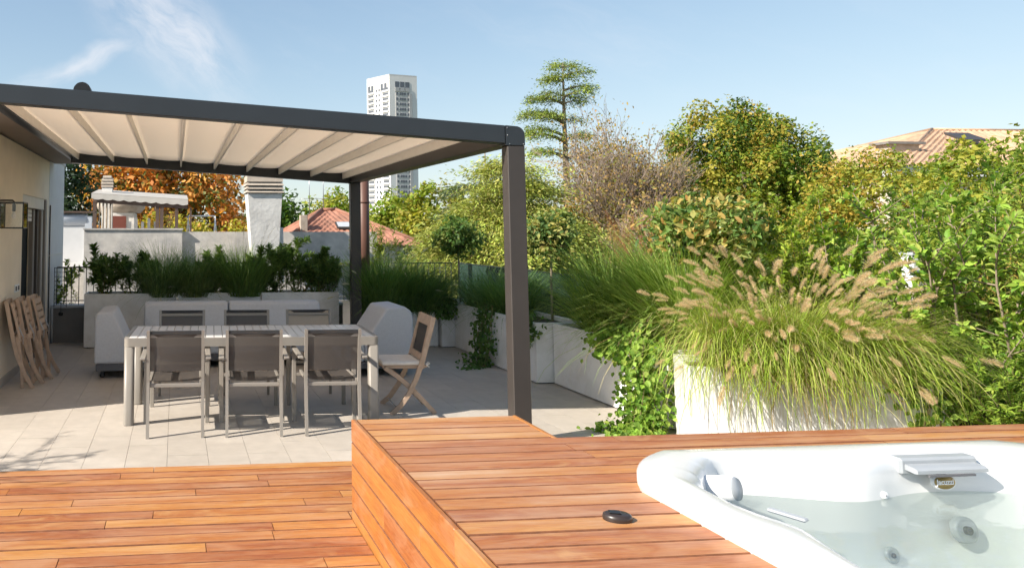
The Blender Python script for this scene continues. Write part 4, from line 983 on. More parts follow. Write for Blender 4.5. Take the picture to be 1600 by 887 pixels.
# ------------------------------------------------------------------ trees
def limb_tree(name, base, trunk_h, r0, ells, nclump, per, crad, lsize, pal, label, seed, cat='tree', bark='bark', trunk_top=None, aspect=.6, flat=1., droop=.15, lm='leaf', bias=.45, nlimb=16, up=.5, group='background trees', fold=0., jit=.2):
    rng = np.random.default_rng(seed); root = thing(name, base, label, cat, group)
    C = ell_centres(rng, ells, nclump, bias)
    rad = crad*rng.uniform(.55, 1.35, nclump)
    m = MB(); bx, by, bz = base; tt = Vector(trunk_top) if trunk_top else Vector((ells[0][0][0], ells[0][0][1], ells[0][0][2]))
    tp = curve_pts((bx, by, bz), tt, 0, 7, rng, .02*trunk_h); m.tube(tp, [r0*(1-.75*k/6) for k in range(7)], 9)
    idx = rng.choice(nclump, min(nlimb, nclump), replace=False)
    for i in idx:
        t = rng.uniform(.35, .95); k = min(int(t*6), 5); s = tp[k].lerp(tp[k+1], t*6-k)
        q = curve_pts(s, C[i], .12*(Vector(C[i])-s).length, 6, rng, .04*(Vector(C[i])-s).length)
        rr_ = r0*.35*(1-.5*t); m.tube(q, [rr_*(1-.8*j/5) for j in range(6)], 6)
    m.build('trunk', bark, root)
    V, F, cc = clump_cloud(rng, C, rad, per, lsize, pal, aspect, flat, up, droop, jit, fold)
    o = nmesh('crown', V, F, lm, root, cc); o['kind'] = 'stuff'
    return root
LIND = [(.16, .25, .03), (.26, .33, .04), (.38, .39, .06), (.09, .16, .022), (.46, .40, .07), (.48, .36, .07), (.06, .12, .02), (.10, .18, .03)]
limb_tree('linden_tree', (22.2, 28, GZ), 9, .32, [((22.2, 28, 2.6), (3.3, 3.2, 3.6)), ((21.6, 28, 4.4), (2.2, 2.2, 2.3)), ((23.6, 28.2, 1.6), (2.3, 2.2, 2.8))], 460, 190, .55, .135, LIND, 'big round yellow-green tree behind the right planters', 31, bias=.3, trunk_top=(22.2, 28, 4))
limb_tree('maple_tree', (22.5, 22.3, GZ), 8, .2, [((22.4, 22.3, 1.6), (2.6, 2.0, 2.5)), ((21.2, 22.4, .9), (1.6, 1.6, 2.0))], 260, 140, .46, .115, [(.34, .36, .05), (.42, .38, .06), (.52, .36, .07), (.22, .29, .04), (.36, .41, .07)], 'orange-tinted tree in front of the terracotta roof', 32, bias=.3)
limb_tree('privet_tree', (14.6, 12.4, GZ), 8, .16, [((14.9, 12.4, 1.5), (1.55, 1.3, 2.0)), ((13.9, 12.2, .6), (1.0, 1.0, 1.3))], 240, 110, .34, .095, [(.24, .32, .04), (.34, .40, .06), (.42, .40, .06), (.15, .24, .03)], 'green tree at the right edge above the shrubs', 33, bias=.3)
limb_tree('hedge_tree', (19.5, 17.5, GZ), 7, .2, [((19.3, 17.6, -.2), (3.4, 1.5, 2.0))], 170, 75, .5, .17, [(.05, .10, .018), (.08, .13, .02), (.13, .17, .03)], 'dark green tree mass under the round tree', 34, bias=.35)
limb_tree('plane_tree', (-.6, 33, GZ), 11, .35, [((-1.9, 33, 3.2), (2.3, 2.2, 2.4)), ((1.2, 33, 2.8), (2.0, 2.2, 2.5)), ((-.4, 33.4, 4.0), (2.4, 2.0, 1.9))], 250, 70, .62, .24, [(.74, .34, .09), (.78, .40, .12), (.68, .28, .08), (.74, .37, .10), (.16, .19, .05), (.12, .15, .04), (.60, .40, .10)], 'orange autumn tree above the scalloped awning', 35, bias=.35, nlimb=30, bark='barklight', trunk_top=(-.5, 33, 3.5))
limb_tree('hedge_tree', (-.5, 28.5, GZ), 7, .15, [((-.4, 28.5, 1.3), (1.6, .8, 1.0)), ((2.0, 30, 1.1), (1.6, .8, .9))], 110, 60, .4, .16, [(.50, .44, .06), (.56, .32, .07), (.40, .42, .06)], 'yellow autumn hedge behind the picket fence', 36, bias=.35)
limb_tree('cypress_tree', (-3.9, 26, GZ), 8, .2, [((-3.9, 26, 2.2), (1.1, 1.0, 3.0))], 120, 80, .42, .15, [(.02, .045, .018), (.03, .06, .022), (.045, .075, .03)], 'dark evergreen tree behind the house corner', 37, bias=.35, lm='leafdense')
GR_ = [(.18, .28, .03), (.27, .35, .04), (.36, .41, .06), (.42, .40, .07)]
limb_tree('field_tree', (12.6, 44.5, GZ), 8, .2, [((12.7, 44.5, 1.0), (1.8, 1.6, 3.0))], 110, 75, .6, .26, GR_, 'green tree beside the flue pipe below the tower', 38, bias=.3)
limb_tree('field_tree', (14.5, 42, GZ), 8, .2, [((14.4, 42, 1.3), (1.9, 1.7, 3.1))], 120, 75, .6, .26, GR_[1:]+[(.32, .28, .045)], 'yellowish green tree under the right side of the tower', 39, bias=.3)
limb_tree('field_tree', (12.3, 60, GZ), 9, .25, [((12.4, 60, 1.6), (2.6, 2, 3.0))], 90, 70, .8, .34, GR_, 'small green tree above the red roof, right of the antennas', 40, bias=.3)
limb_tree('field_tree', (8.0, 58, GZ), 9, .25, [((8.0, 58, 1.6), (2.2, 2, 2.8))], 80, 70, .8, .34, [(.06, .12, .02), (.10, .17, .02)], 'small green tree above the red roof, left of the antennas', 41, bias=.3)
# conifers
def conifer(name, base, top, r0, tiers, pal, label, seed, nl=.17, dens=1., bark='barklight', droop=.25, curve=.0):
    """tiers: (z, azimuth, length, pad thickness)"""
    rng = np.random.default_rng(seed); root = thing(name, base, label, 'tree', 'background trees'); m = MB()
    b = Vector(base); t = Vector(top); m.tube([b, b.lerp(t, .3), b.lerp(t, .6)+Vector((.06, 0, 0)), b.lerp(t, .85), t], [r0, r0*.8, r0*.55, r0*.25, .02], 9)
    PP, DD, NN, TT = [], [], [], []
    for (z, az, ln_, pad) in tiers:
        f = (z-b.z)/(t.z-b.z); s = b.lerp(t, f); h = Vector((math.cos(R(az)), math.sin(R(az)), 0))
        pts = [s+h*ln_*u+Vector((0, 0, .18*ln_*math.sin(u*2.3)*1.0-droop*ln_*u*u)) for u in (0, .2, .4, .6, .8, 1.)]
        m.tube(pts, [max(.012, r0*.28*(1-u)*min(1, ln_/2)) for u in (0, .2, .4, .6, .8, .97)], 5)
        n = int(420*ln_*dens*(pad/.4)); u = .18+.82*rng.random(n)**.8
        k = np.minimum((u*5).astype(int), 4); fr = u*5-k; PA = np.array([tuple(p) for p in pts]); c = PA[k]*(1-fr)[:, None]+PA[k+1]*fr[:, None]
        sd_ = np.array([-h.y, h.x, 0]); lat = rng.normal(size=n)*pad*(.35+.9*np.sin(np.clip(u, 0, 1)*math.pi*.85)); 
        P = c+sd_[None]*lat[:, None]+np.array(h)[None]*(rng.normal(size=n)*.1)[:, None]; P[:, 2] += rng.normal(size=n)*.075*(1+pad)-.18*np.abs(lat)+.05
        TT.append(np.full(n, rng.uniform(.62, 1.3))); PP.append(P); d = np.array(h)[None]*.7+sd_[None]*np.sign(lat)[:, None]*.7+rng.normal(size=(n, 3))*.4; d[:, 2] -= .25; DD.append(d); NN.append(rng.normal(size=(n, 3))*.45+np.array([0, 0, 1.]))
    m.build('trunk', bark, root); P, D, Nn = map(np.concatenate, (PP, DD, NN)); n = len(P); L = nl*rng.uniform(.6, 1.3, n)
    V, F, q = leaf_geo(P, D, Nn, L, L*.30); o = nmesh('crown', V, F, 'needle', root, np.repeat(np.clip(pick_cols(rng, pal, n, .25)*np.concatenate(TT)[:, None], .01, .9), q, 0)); o['kind'] = 'stuff'; return root
CED = [(.26, .34, .07), (.33, .40, .09), (.18, .26, .06), (.38, .44, .10)]
tiers = []; rq = random.Random(5)
for z, lst in ((8.40, ((170, .55), (10, .75), (80, .4), (280, .4))), (8.0, ((185, .95), (350, 1.0), (60, .7), (240, .7), (120, .6))), (7.35, ((175, .8), (5, 1.45), (330, 1.2), (40, .9))), (6.85, ((170, 1.55), (200, 1.4), (350, 1.1))),
               (6.2, ((182, 2.35), (205, 2.0), (160, 1.8), (20, .8))), (5.5, ((176, 2.1), (195, 1.8), (350, 1.2), (320, 1.0))), (4.6, ((186, 1.9), (165, 1.5), (0, 1.0))), (3.15, ((0, 2.2), (340, 1.9), (20, 1.7))), (2.9, ((185, 2.3), (160, 2.0))), (1.9, ((180, 2.6), (5, 1.9), (270, 2.0)))):
    for az, ln_ in lst: tiers.append((z+rq.uniform(-.17, .17), az+rq.uniform(-12, 12), ln_*rq.uniform(.85, 1.15), rq.uniform(.22, .36)))
conifer('cedar_tree', (15.85, 30, GZ), (15.95, 30, 8.65), .30, tiers, CED, 'tall layered cedar with bare grey trunk right of the pergola post', 51, .13, 1.5, 'barklight', .08)
tiers = []; rng_ = np.random.default_rng(8)
for lay_ in range(10):
    zl = 3.75-lay_*.66; reach = min(.9+lay_*.62, 5.4)
    for k in range(7+lay_//2):
        az = rng_.uniform(135, 405); tiers.append((zl+rng_.uniform(-.16, .16), az, reach*rng_.uniform(.62, 1.15), rng_.uniform(.55, .9)))
conifer('weeping_cedar', (11.0, 24.5, GZ), (11.0, 24.5, 4.2), .35, tiers, [(.34, .40, .08), (.42, .47, .10), (.48, .50, .12), (.28, .33, .07), (.38, .36, .10)], 'broad pale green weeping cedar left of the pergola post', 52, .14, 1.05, 'bark', .28)
tiers = [(z, az, 1.6+.5*(6-z)*.5, .4) for z in (3.6, 2.6, 1.4, .2, -1) for az in (150, 200, 250, 300, 350, 40)]
conifer('blue_cedar', (15.0, 36, GZ), (15.0, 36, 5.7), .3, tiers, [(.12, .17, .085), (.16, .20, .10), (.10, .14, .07)], 'blue-grey cedar tips above the weeping cedar', 53, .24, .5)
# bare twiggy trees
def bare(name, base, h, spread, label, seed, mm, leaves=0, pal=None, depth=5, r0=.10, start=.45, lean=(0, 0)):
    rng = np.random.default_rng(seed); root = thing(name, base, label, 'tree', 'background trees'); m = MB(); tips = []
    def grow(p, d, ln_, r, lev):
        q = p+d*ln_; mid = p.lerp(q, .5)+Vector(rng.normal(size=3)*ln_*.06); m.tube([p, mid, q], [max(r, .0075), max(r*.8, .0065), max(r*.6, .005)], 5 if lev < 2 else 3, False)
        if lev >= depth: tips.append(q); return
        for k in range(rng.integers(3, 5) if lev else 6):
            a = rng.normal(size=3)*spread; nd = (d+Vector(a)+Vector((0, 0, .22))).normalized(); grow(p.lerp(q, rng.uniform(.55, 1.)), nd, ln_*rng.uniform(.6, .86), r*.58, lev+1)
    grow(Vector(base), Vector((lean[0], lean[1], 1)).normalized(), h*start, r0, 0)
    m.build('branches', mm, root)
    if leaves and tips:
        T = np.array([tuple(t) for t in tips]); k = rng.integers(0, len(T), leaves); P = T[k]+rng.normal(size=(leaves, 3))*.22
        V, F, q = leaf_geo(P, rng.normal(size=(leaves, 3)), rng.normal(size=(leaves, 3))+[0, -.3, .5], rng.uniform(.07, .16, leaves), rng.uniform(.05, .09, leaves))
        o = nmesh('foliage', V, F, 'leaf', root, np.repeat(pick_cols(rng, pal, leaves, .25), q, 0)); o['kind'] = 'stuff'
    return root
BR = [(.42, .28, .10), (.48, .34, .13), (.33, .28, .08), (.25, .26, .07), (.54, .37, .13)]
bare('bare_tree', (16.2, 27, -3.4), 5.4, .42, 'bare brown twiggy tree next to the tall cedar', 61, 'twig', 5200, BR, 6, .11, .52)
bare('bare_tree', (17.5, 27.4, -3.4), 5.3, .42, 'bare twiggy tree against the left edge of the round tree', 62, 'twig', 3000, BR, 6, .11, .52)
bare('bare_tree', (16.4, 24.0, -3.2), 3.9, .46, 'low pinkish brown twiggy tree in front of the round tree', 63, 'twigpink', 3200, BR, 6, .09, .5)
bare('bare_tree', (14.6, 22.0, -3.0), 3.6, .5, 'low tangle of brown twigs below the tall cedar', 64, 'twigpink', 4200, BR+[(.14, .18, .04)], 6, .08, .5)
limb_tree('autumn_bush', (15.6, 26, GZ), 7, .1, [((16.0, 26.5, .9), (3.2, 1.2, 2.2))], 150, 50, .45, .15, BR+[(.20, .22, .04), (.42, .28, .06)], 'rusty autumn bush behind the bare twigs', 65, bias=.4)
# distant tree belt
rng = np.random.default_rng(77); k = 420
C = np.stack([rng.uniform(-40, 150, k), rng.uniform(75, 130, k), rng.uniform(-6.5, 1.6, k)], 1); C[:, 2] += np.where(rng.random(k) < .3, 1.0, 0)
V, F, cc = clump_cloud(rng, C, rng.uniform(1.8, 3.4, k), 70, .9, [(.07, .12, .03), (.11, .16, .04), (.16, .18, .05), (.06, .09, .03)], .7)
tag(nmesh('distant_trees', V, F, 'leafdense', None, cc), 'distant line of trees along the horizon', 'trees', kind='stuff')
# ------------------------------------------------------------------ plume prototypes
def plume_mesh(name, pal, seed, n=1000, fat=.085):
    rng = np.random.default_rng(seed); z = rng.random(n); env = np.sin(np.clip(z*.9+.08, 0, 1)*math.pi)**.6*fat; az = rng.uniform(0, 2*np.pi, n)
    bend = .16*z*z; P = np.stack([bend, np.zeros(n), z], 1)
    D = np.stack([np.cos(az), np.sin(az), rng.uniform(.5, 1.3, n)], 1); L = env*rng.uniform(.5, 2.3, n)+.03
    V, F, q = leaf_geo(P, D, rng.normal(size=(n, 3)), L, np.full(n, .0045)); o = nmesh(name, V, F, 'grass', None, np.repeat(pick_cols(rng, pal, n, .2), q, 0)); me = o.data; bpy.data.objects.remove(o); return me
TAN = [(.70, .52, .33), (.78, .60, .40), (.60, .42, .25), (.82, .68, .48)]
PL_T = [plume_mesh('plume', TAN, 3+k, fat=f) for k, f in enumerate((.125, .15, .105))]
PL_P = [plume_mesh('plume', [(.80, .74, .60), (.70, .64, .50)], 13, fat=.09)]
PL_D = [plume_mesh('plume', [(.22, .18, .14), (.30, .24, .17)], 23, 200, .05)]
def grass(name, base, n, rad, L0, L1, tilt, curl, width, pal, label, seed, plumes=0, pl=None, pL=(.10, .16), sL=(.7, 1.0), stilt=.6, scurl=.7, lean=(0, 0), cat='grass plant', group='ornamental grasses', dead=0, front=0):
    rng = np.random.default_rng(seed); root = thing(name, base, label, cat, group)
    V, F, cc, _, _ = grass_geo(rng, base, n, rad, L0, L1, tilt, curl, width, pal, 6, lean)
    parts = [(V, F, cc)]
    if dead:
        v, f, c, _, _ = grass_geo(rng, base, dead, rad*1.1, L0*.7, L1*.85, tilt*1.7, curl*1.5, width*.8, [(.48, .36, .18), (.42, .28, .13), (.55, .45, .25)], 6, lean); parts.append((v, f, c))
    if front:
        for q_, (fx, fy) in enumerate(((-.40, .02), (-.08, -.20), (.30, -.36))):
            v, f, c, _, _ = grass_geo(rng, (base[0]+fx, base[1]+fy, base[2]+.03), front//3, rad*.5, L0*1.2, L1*1.3, .5, 2.1, width, pal+[(.52, .44, .22)], 6, (-.1, -1.3)); parts.append((v, f, c))
    o = nmesh('blades', *merge(parts)[:2], 'grass', root, merge(parts)[2]); o['kind'] = 'stuff'
    if plumes:
        V, F, cc, T, D = grass_geo(rng, base, plumes, rad*.6, *sL, stilt, scurl, .0035, [(.30, .28, .08), (.36, .30, .12)], 7, lean, .15)
        if front:       # stems that bend towards the viewer
            n2 = 75; V2, F2, c2_, T2, D2 = grass_geo(rng, (base[0], base[1]-.12, base[2]), n2, rad*.8, .48, .82, .45, 1.25, .0035, [(.30, .28, .08), (.36, .30, .12)], 7, (-.2, -1.0), .15)
            F = np.concatenate([F, F2+len(V)]); V = np.concatenate([V, V2]); cc = np.concatenate([cc, c2_]); T = np.concatenate([T, T2]); D = np.concatenate([D, D2]); plumes += n2
        o = nmesh('stems', V, F, 'grass', root, cc); o['kind'] = 'stuff'
        for k in range(plumes):
            p = bpy.data.objects.new('plume', pl[k % len(pl)]); col.objects.link(p); L = rng.uniform(*pL); p.location = T[k]; d = Vector(D[k]); q = d.to_track_quat('Z', 'X') 
            # the curve of the plume bends downwards
            q = q @ Quaternion((0, 0, 1), rng.uniform(-.6, .6)+math.pi); p.rotation_euler = q.to_euler(); p.scale = (L, L, L); child(p, root)
    return root
GRN = [(.19, .30, .05), (.25, .36, .065), (.32, .42, .09), (.15, .25, .045)]
LIM = [(.34, .47, .06), (.44, .56, .085), (.26, .39, .05), (.50, .58, .13)]
DRK = [(.10, .19, .05), (.13, .23, .055), (.17, .27, .07), (.22, .32, .09)]
grass('fountain_grass', (4.58, 5.44, .60), 4600, .40, .38, .70, .55, 1.1, .0052, LIM+[(.42, .42, .14)], 'large fountain grass with many tan plumes behind the hot tub', 101, 180, PL_T, (.075, .15), (.58, 1.02), .50, .72, (-.16, -.10), dead=1500, front=3900)
grass('maiden_grass', (4.68, 6.72, .60), 2600, .30, .85, 1.35, .50, 1.05, .0085, [(.32, .46, .10), (.40, .54, .13), (.48, .60, .17), (.26, .38, .08)], 'big arching green grass spilling over the long planter', 102, 0, lean=(-.45, -.15), dead=220)
grass('maiden_grass', (4.50, 7.6, .60), 1500, .26, .7, 1.2, .5, 1.0, .008, GRN, 'arching green grass right beside the pergola post', 103, 0, lean=(-.25, -.15))
grass('maiden_grass', (4.28, 9.55, .58), 1500, .26, .5, .85, .55, 1.1, .006, DRK, 'soft dark green grass just left of the pergola post', 104, lean=(-.15, -.15))
grass('maiden_grass', (4.30, 10.4, .58), 1100, .24, .45, .75, .55, 1.1, .006, DRK, 'dark green grass in the second farthest right planter', 105, lean=(-.1, -.15))
grass('fountain_grass', (3.05, 11.2, .44), 2600, .34, .7, 1.15, .45, 1.0, .007, DRK, 'dark fountain grass with pale plumes beside the flue pipe', 106, 14, PL_P, (.10, .14), (.7, 1.15), .40, .75)
grass('fountain_grass', (3.58, 11.25, .44), 2200, .32, .6, 1.05, .48, 1.0, .007, DRK+[(.13, .20, .06)], 'dark fountain grass with pale plumes behind the grey armchair', 107, 12, PL_P, (.10, .14), (.6, 1.05), .45, .75)
BK = 'plants in the back planters'
grass('fountain_grass', (-.18, 11.55, .71), 1700, .28, .5, 1.0, .50, 1.0, .006, [(.17, .26, .10), (.23, .32, .13), (.13, .21, .08)], 'blue-green grass in the left back planter', 108, 10, PL_P, (.09, .12), (.35, .6), .9, 1.2, group=BK)
grass('fountain_grass', (.28, 11.55, .71), 1500, .28, .5, .9, .50, 1.0, .006, [(.15, .23, .07), (.21, .29, .10)], 'green grass left in the middle back planter', 109, 7, PL_P, (.09, .12), (.35, .6), .9, 1.2, group=BK)
grass('fountain_grass', (1.02, 11.55, .71), 2000, .30, .5, .95, .45, .8, .006, [(.13, .22, .055), (.18, .27, .07)], 'dark grass with thin dark plumes in front of the big chimney', 110, 16, PL_D, (.13, .19), (.75, 1.05), .45, .25, group=BK)
# ------------------------------------------------------------------ shrubs
def shrub(name, base, nstem, h, spread, nleaf, lsize, pal, label, seed, aspect=.3, lm='leaf', group=None, cat='shrub', fold=.12, stemr=.008, upr=.9, leafobj=0, lmat='leafbig', lean=(0, 0), zfrac=.25, sub_n=3, stemmat='stem', osize=1.25, low=.06):
    """upright stems with side shoots, leaves along them; the biggest leaves may be single objects"""
    rng = np.random.default_rng(seed); root = thing(name, base, label, cat, group); m = MB(); segs = []
    for k in range(nstem):
        az = rng.uniform(0, 2*math.pi); t = spread*math.sqrt(rng.random()); hh = h*rng.uniform(.6, 1.08)*(1-.25*(t/max(spread, 1e-3))**2)
        tip = Vector(base)+Vector((t*math.cos(az)+lean[0]*hh, t*math.sin(az)*.8+lean[1]*hh, hh)); b0 = Vector(base)+Vector((.15*t*math.cos(az), .15*t*math.sin(az), 0))
        pts = curve_pts(b0, tip, 0, 6, rng, .03*h)
        for j in range(1, 5): pts[j] += Vector((math.cos(az), math.sin(az), 0))*t*.18*math.sin(math.pi*j/5)
        m.tube(pts, [stemr*(1-.8*j/5) for j in range(6)], 5, False); segs.append(pts)
        for q in range(sub_n):
            j = int(rng.integers(1, 5)); s = pts[j]; d = Vector((rng.normal(), rng.normal()*.8, upr*abs(rng.normal())+.2)).normalized(); ln_ = h*rng.uniform(.15, .32)
            pp = curve_pts(s, s+d*ln_, .02, 4, rng, .01); m.tube(pp, [stemr*.5, stemr*.4, stemr*.3, stemr*.15], 4, False); segs.append(pp)
    m.build('stems', stemmat, root)
    A = []; T = []
    for pts in segs:
        for a_, b_ in zip(pts[:-1], pts[1:]): A.append(tuple(a_)); T.append(tuple(b_))
    A, T = np.array(A), np.array(T); hz = (A[:, 2]-base[2])/h; wgt = np.clip(hz-zfrac*.2, low, 1)*np.linalg.norm(T-A, axis=1); wgt /= wgt.sum()
    def sample(n, sz):
        k = rng.choice(len(A), n, p=wgt); u = rng.random(n)[:, None]; P = A[k]*(1-u)+T[k]*u; ax = unit(T[k]-A[k]); r = rng.normal(size=(n, 3)); side = unit(r-ax*(r*ax).sum(1, keepdims=True))
        D = unit(side*.9+ax*.65); Nn = unit(ax*.9-side*.5+rng.normal(size=(n, 3))*.25+np.array([0, 0, .3])); return P, D, Nn, sz*rng.uniform(.6, 1.25, n)
    P, D, Nn, L = sample(nleaf, lsize); V, F, q = leaf_geo(P, D, Nn, L, L*aspect, fold)
    o = nmesh('foliage', V, F, lm, root, np.repeat(pick_cols(rng, pal, nleaf, .22), q, 0)); o['kind'] = 'stuff'
    if leafobj:
        v, f, q = leaf_geo(np.zeros((1, 3)), np.array([[0, 1., 0]]), np.array([[0, 0, 1.]]), np.ones(1), np.ones(1)*aspect*1.1, fold)
        lo = nmesh('leaf', v, f, lmat, None); me = lo.data; bpy.data.objects.remove(lo)
        P, D, Nn, L = sample(leafobj, lsize*osize)
        for k in range(leafobj):
            y_ = Vector(D[k]); z_ = (Vector(Nn[k])-y_*Vector(Nn[k]).dot(y_)).normalized(); x_ = y_.cross(z_); Mx = Matrix((x_, y_, z_)).transposed()
            p = bpy.data.objects.new('leaf', me); col.objects.link(p); p.location = P[k]; p.rotation_euler = Mx.to_euler(); p.scale = (L[k],)*3; child(p, root)
    return root
OL = [(.085, .16, .04), (.12, .20, .05), (.16, .25, .06), (.21, .30, .08)]
shrub('oleander', (-1.05, 11.56, .71), 9, .78, .42, 3000, .09, OL, 'dark green oleander at the left end of the back planters', 201, .24, group=BK)
shrub('oleander', (-.62, 11.56, .71), 7, .62, .36, 2600, .085, OL, 'dark oleander second from the left in the back planters', 202, .24, group=BK)
shrub('oleander', (.62, 11.58, .71), 8, .70, .34, 2600, .085, OL, 'dark oleander in the middle back planter', 203, .24, group=BK)
shrub('oleander', (1.52, 11.56, .71), 9, .78, .38, 3000, .09, OL, 'dark oleander right of the big chimney', 204, .24, group=BK)
shrub('oleander', (2.10, 11.56, .71), 8, .74, .36, 2800, .09, OL, 'dark oleander at the right end of the back planters', 205, .24, group=BK)
shrub('oleander', (1.84, 11.58, .71), 9, .80, .32, 2600, .09, OL, 'dark oleander second from the right in the back planters', 208, .24, group=BK)
shrub('oleander', (2.30, 11.55, .71), 7, .66, .20, 1800, .085, OL, 'small dark oleander at the very right corner of the back planters', 209, .24, group=BK)
shrub('bamboo_clump', (3.35, 12.3, .2), 12, 1.75, .45, 1700, .11, [(.20, .27, .04), (.27, .30, .06), (.15, .21, .035)], 'tall sunlit feathery shrub behind the flue pipe', 206, .16, stemr=.006)
shrub('climbing_plant', (-1.72, 12.6, -.6), 8, 2.0, .34, 1100, .085, [(.25, .32, .05), (.17, .25, .04), (.32, .36, .07)], 'light green climber behind the left railing', 207, .4)
# ball-headed trees
def ball_tree(name, base, c, r, pal, label, seed, n=2600, ls=.06, leafobj=0, ratio=.8, tr=.016):
    rng = np.random.default_rng(seed); root = thing(name, base, label, 'tree', 'ball-headed trees'); m = MB(); m.tube(curve_pts(base, c, 0, 6, rng, .006), [tr, tr*.95, tr*.9, tr*.85, tr*.8, tr*.5], 8); b = Vector(c); C = []
    for k in range(26):
        d = Vector(rng.normal(size=3)).normalized(); e = Vector((d.x*r, d.y*r, d.z*r*ratio))*rng.uniform(.72, 1.0)+b; C.append(tuple(e)); m.tube(curve_pts(b-Vector((0, 0, r*.5)), e, .01, 4, rng, .01), [.009, .007, .005, .003], 4, False)
    m.build('trunk', 'barklight', root); C = np.array(C)
    for _ in range(60): d = unit(rng.normal(size=3)); C = np.vstack([C, np.array(c)+d*np.array([r, r, r*ratio])*rng.uniform(.35, .88)])
    V, F, cc = clump_cloud(rng, C, np.full(len(C), r*.24)*rng.uniform(.7, 1.2, len(C)), n//len(C)+1, ls, pal, .5, 1, .6, .0, .2, .12)
    o = nmesh('crown', V, F, 'leaf', root, cc); o['kind'] = 'stuff'
    if leafobj:
        v, f, q = leaf_geo(np.zeros((1, 3)), np.array([[0, 1., 0]]), np.array([[0, 0, 1.]]), np.ones(1), np.ones(1)*.5, .12); lo = nmesh('leaf', v, f, 'leafphot', None); me = lo.data; bpy.data.objects.remove(lo)
        for k in range(leafobj):
            d = Vector(rng.normal(size=3)).normalized(); d.y = -abs(d.y)*rng.choice([1, 1, 1, -1]); p_ = b+Vector((d.x*r, d.y*r, d.z*r*ratio))*rng.uniform(.88, 1.1)
            y_ = (d*.6+Vector(rng.normal(size=3))*.5+Vector((0, 0, .6))).normalized(); z0_ = d+Vector(rng.normal(size=3))*.3; z_ = (z0_-y_*z0_.dot(y_)).normalized(); x_ = y_.cross(z_)
            p = bpy.data.objects.new('leaf', me); col.objects.link(p); p.location = p_; p.rotation_euler = Matrix((x_, y_, z_)).transposed().to_euler(); s_ = ls*rng.uniform(.9, 1.45); p.scale = (s_,)*3; child(p, root)
    return root
ball_tree('ball_tree', (4.18, 11.05, .58), (4.15, 11.05, 1.60), .36, [(.09, .17, .045), (.13, .22, .05), (.24, .30, .08)], 'dark ball-headed tree left of the pergola post', 301, 2600, .065)
ball_tree('ball_tree', (4.5, 8.9, .60), (4.5, 8.9, 1.64), .36, [(.10, .18, .05), (.16, .24, .07), (.32, .37, .11), (.44, .40, .13)], 'ball-headed tree right beside the pergola post', 302, 2600, .065)
ball_tree('ball_tree', (4.72, 6.42, .60), (4.66, 6.42, 1.66), .50, [(.14, .24, .06), (.20, .30, .07), (.32, .38, .11), (.56, .44, .14)], 'ball-headed tree with orange young leaves right of the big grass', 303, 3400, .07, 260, .55, .018)
# ------------------------------------------------------------------ right hand shrubs
LV = [(.24, .38, .05), (.34, .48, .07), (.16, .28, .04), (.44, .54, .12)]
shrub('privet_shrub', (5.25, 6.05, .55), 24, 1.50, .60, 10500, .042, [(.36, .45, .05), (.28, .39, .045), (.44, .50, .08), (.20, .30, .04)], 'upright yellow-green shrub behind the plumed grass', 401, .5, group='shrubs at the right', low=.5, stemr=.007, lean=(-.02, 0), sub_n=5)
shrub('viburnum_shrub', (6.05, 5.35, .25), 30, 2.05, 1.05, 9000, .066, LV, 'broad-leaved shrub with long shoots at the right', 402, .5, group='shrubs at the right', low=.5, stemr=.014, leafobj=300, sub_n=5, upr=.5, stemmat='barklight', osize=1.15)
shrub('viburnum_shrub', (5.72, 5.05, .30), 16, 1.05, .60, 4200, .058, LV, 'low bright-leaved bush just behind the hot tub', 403, .48, group='shrubs at the right', low=.5, stemr=.010, leafobj=120, sub_n=4, upr=.6, stemmat='barklight')
shrub('myrtle_shrub', (6.55, 4.95, .25), 36, 1.85, .90, 17000, .045, [(.30, .41, .07), (.38, .47, .08), (.22, .32, .05), (.46, .46, .11), (.46, .32, .09)], 'fine-leaved olive green shrub at the right edge', 404, .26, group='shrubs at the right', low=.5, stemr=.009, sub_n=6)
shrub('myrtle_shrub', (5.85, 4.72, .20), 32, .80, .95, 12000, .043, [(.25, .37, .05), (.32, .43, .065), (.16, .26, .035)], 'low fine-leaved bush along the deck edge', 405, .3, group='shrubs at the right', low=.5, stemr=.006, sub_n=6)
shrub('laurel_shrub', (7.6, 6.6, .0), 26, 2.3, 1.1, 9000, .075, [(.14, .24, .04), (.20, .31, .05), (.27, .38, .065)], 'tall green shrub behind the broad-leaved shrub', 406, .45, group='shrubs at the right', low=.5, stemr=.012, sub_n=5)
shrub('laurel_shrub', (6.4, 7.4, -.2), 24, 1.9, 1.0, 8000, .075, [(.09, .17, .03), (.14, .23, .04), (.20, .29, .05)], 'dark green shrub behind the yellow-green shrub', 407, .45, group='shrubs at the right', low=.5, stemr=.012, sub_n=5)
shrub('sapling', (4.48, 7.75, .55), 6, .95, .35, 700, .06, [(.22, .31, .04), (.16, .25, .035)], 'light green sapling behind the big arching grass', 408, .3, group='shrubs at the right', low=.5, stemr=.006)
dry = grass('dried_flower', (4.72, 7.55, .6), 60, .10, .8, 1.25, .10, .1, .006, [(.30, .13, .06), (.36, .18, .09)], 'rust brown dried flower stalks left of the orange-leaved ball tree', 409, 22, [plume_mesh('plume', [(.42, .18, .08), (.34, .13, .06), (.50, .25, .13)], 33, 420, .05)], (.20, .34), (.7, 1.0), .14, .1, cat='flower')
wp = thing('white_post', (6.8, 6.5, 0), 'white square post half hidden in the right shrubs', 'post')
m = MB(); m.box(6.74, 6.86, 6.44, 6.56, .0, 1.44, .008); m.build('shaft', 'planter', wp)
m = MB(); m.box(6.73, 6.87, 6.43, 6.57, 1.44, 1.47, .006); m.build('cap', 'sill', wp)
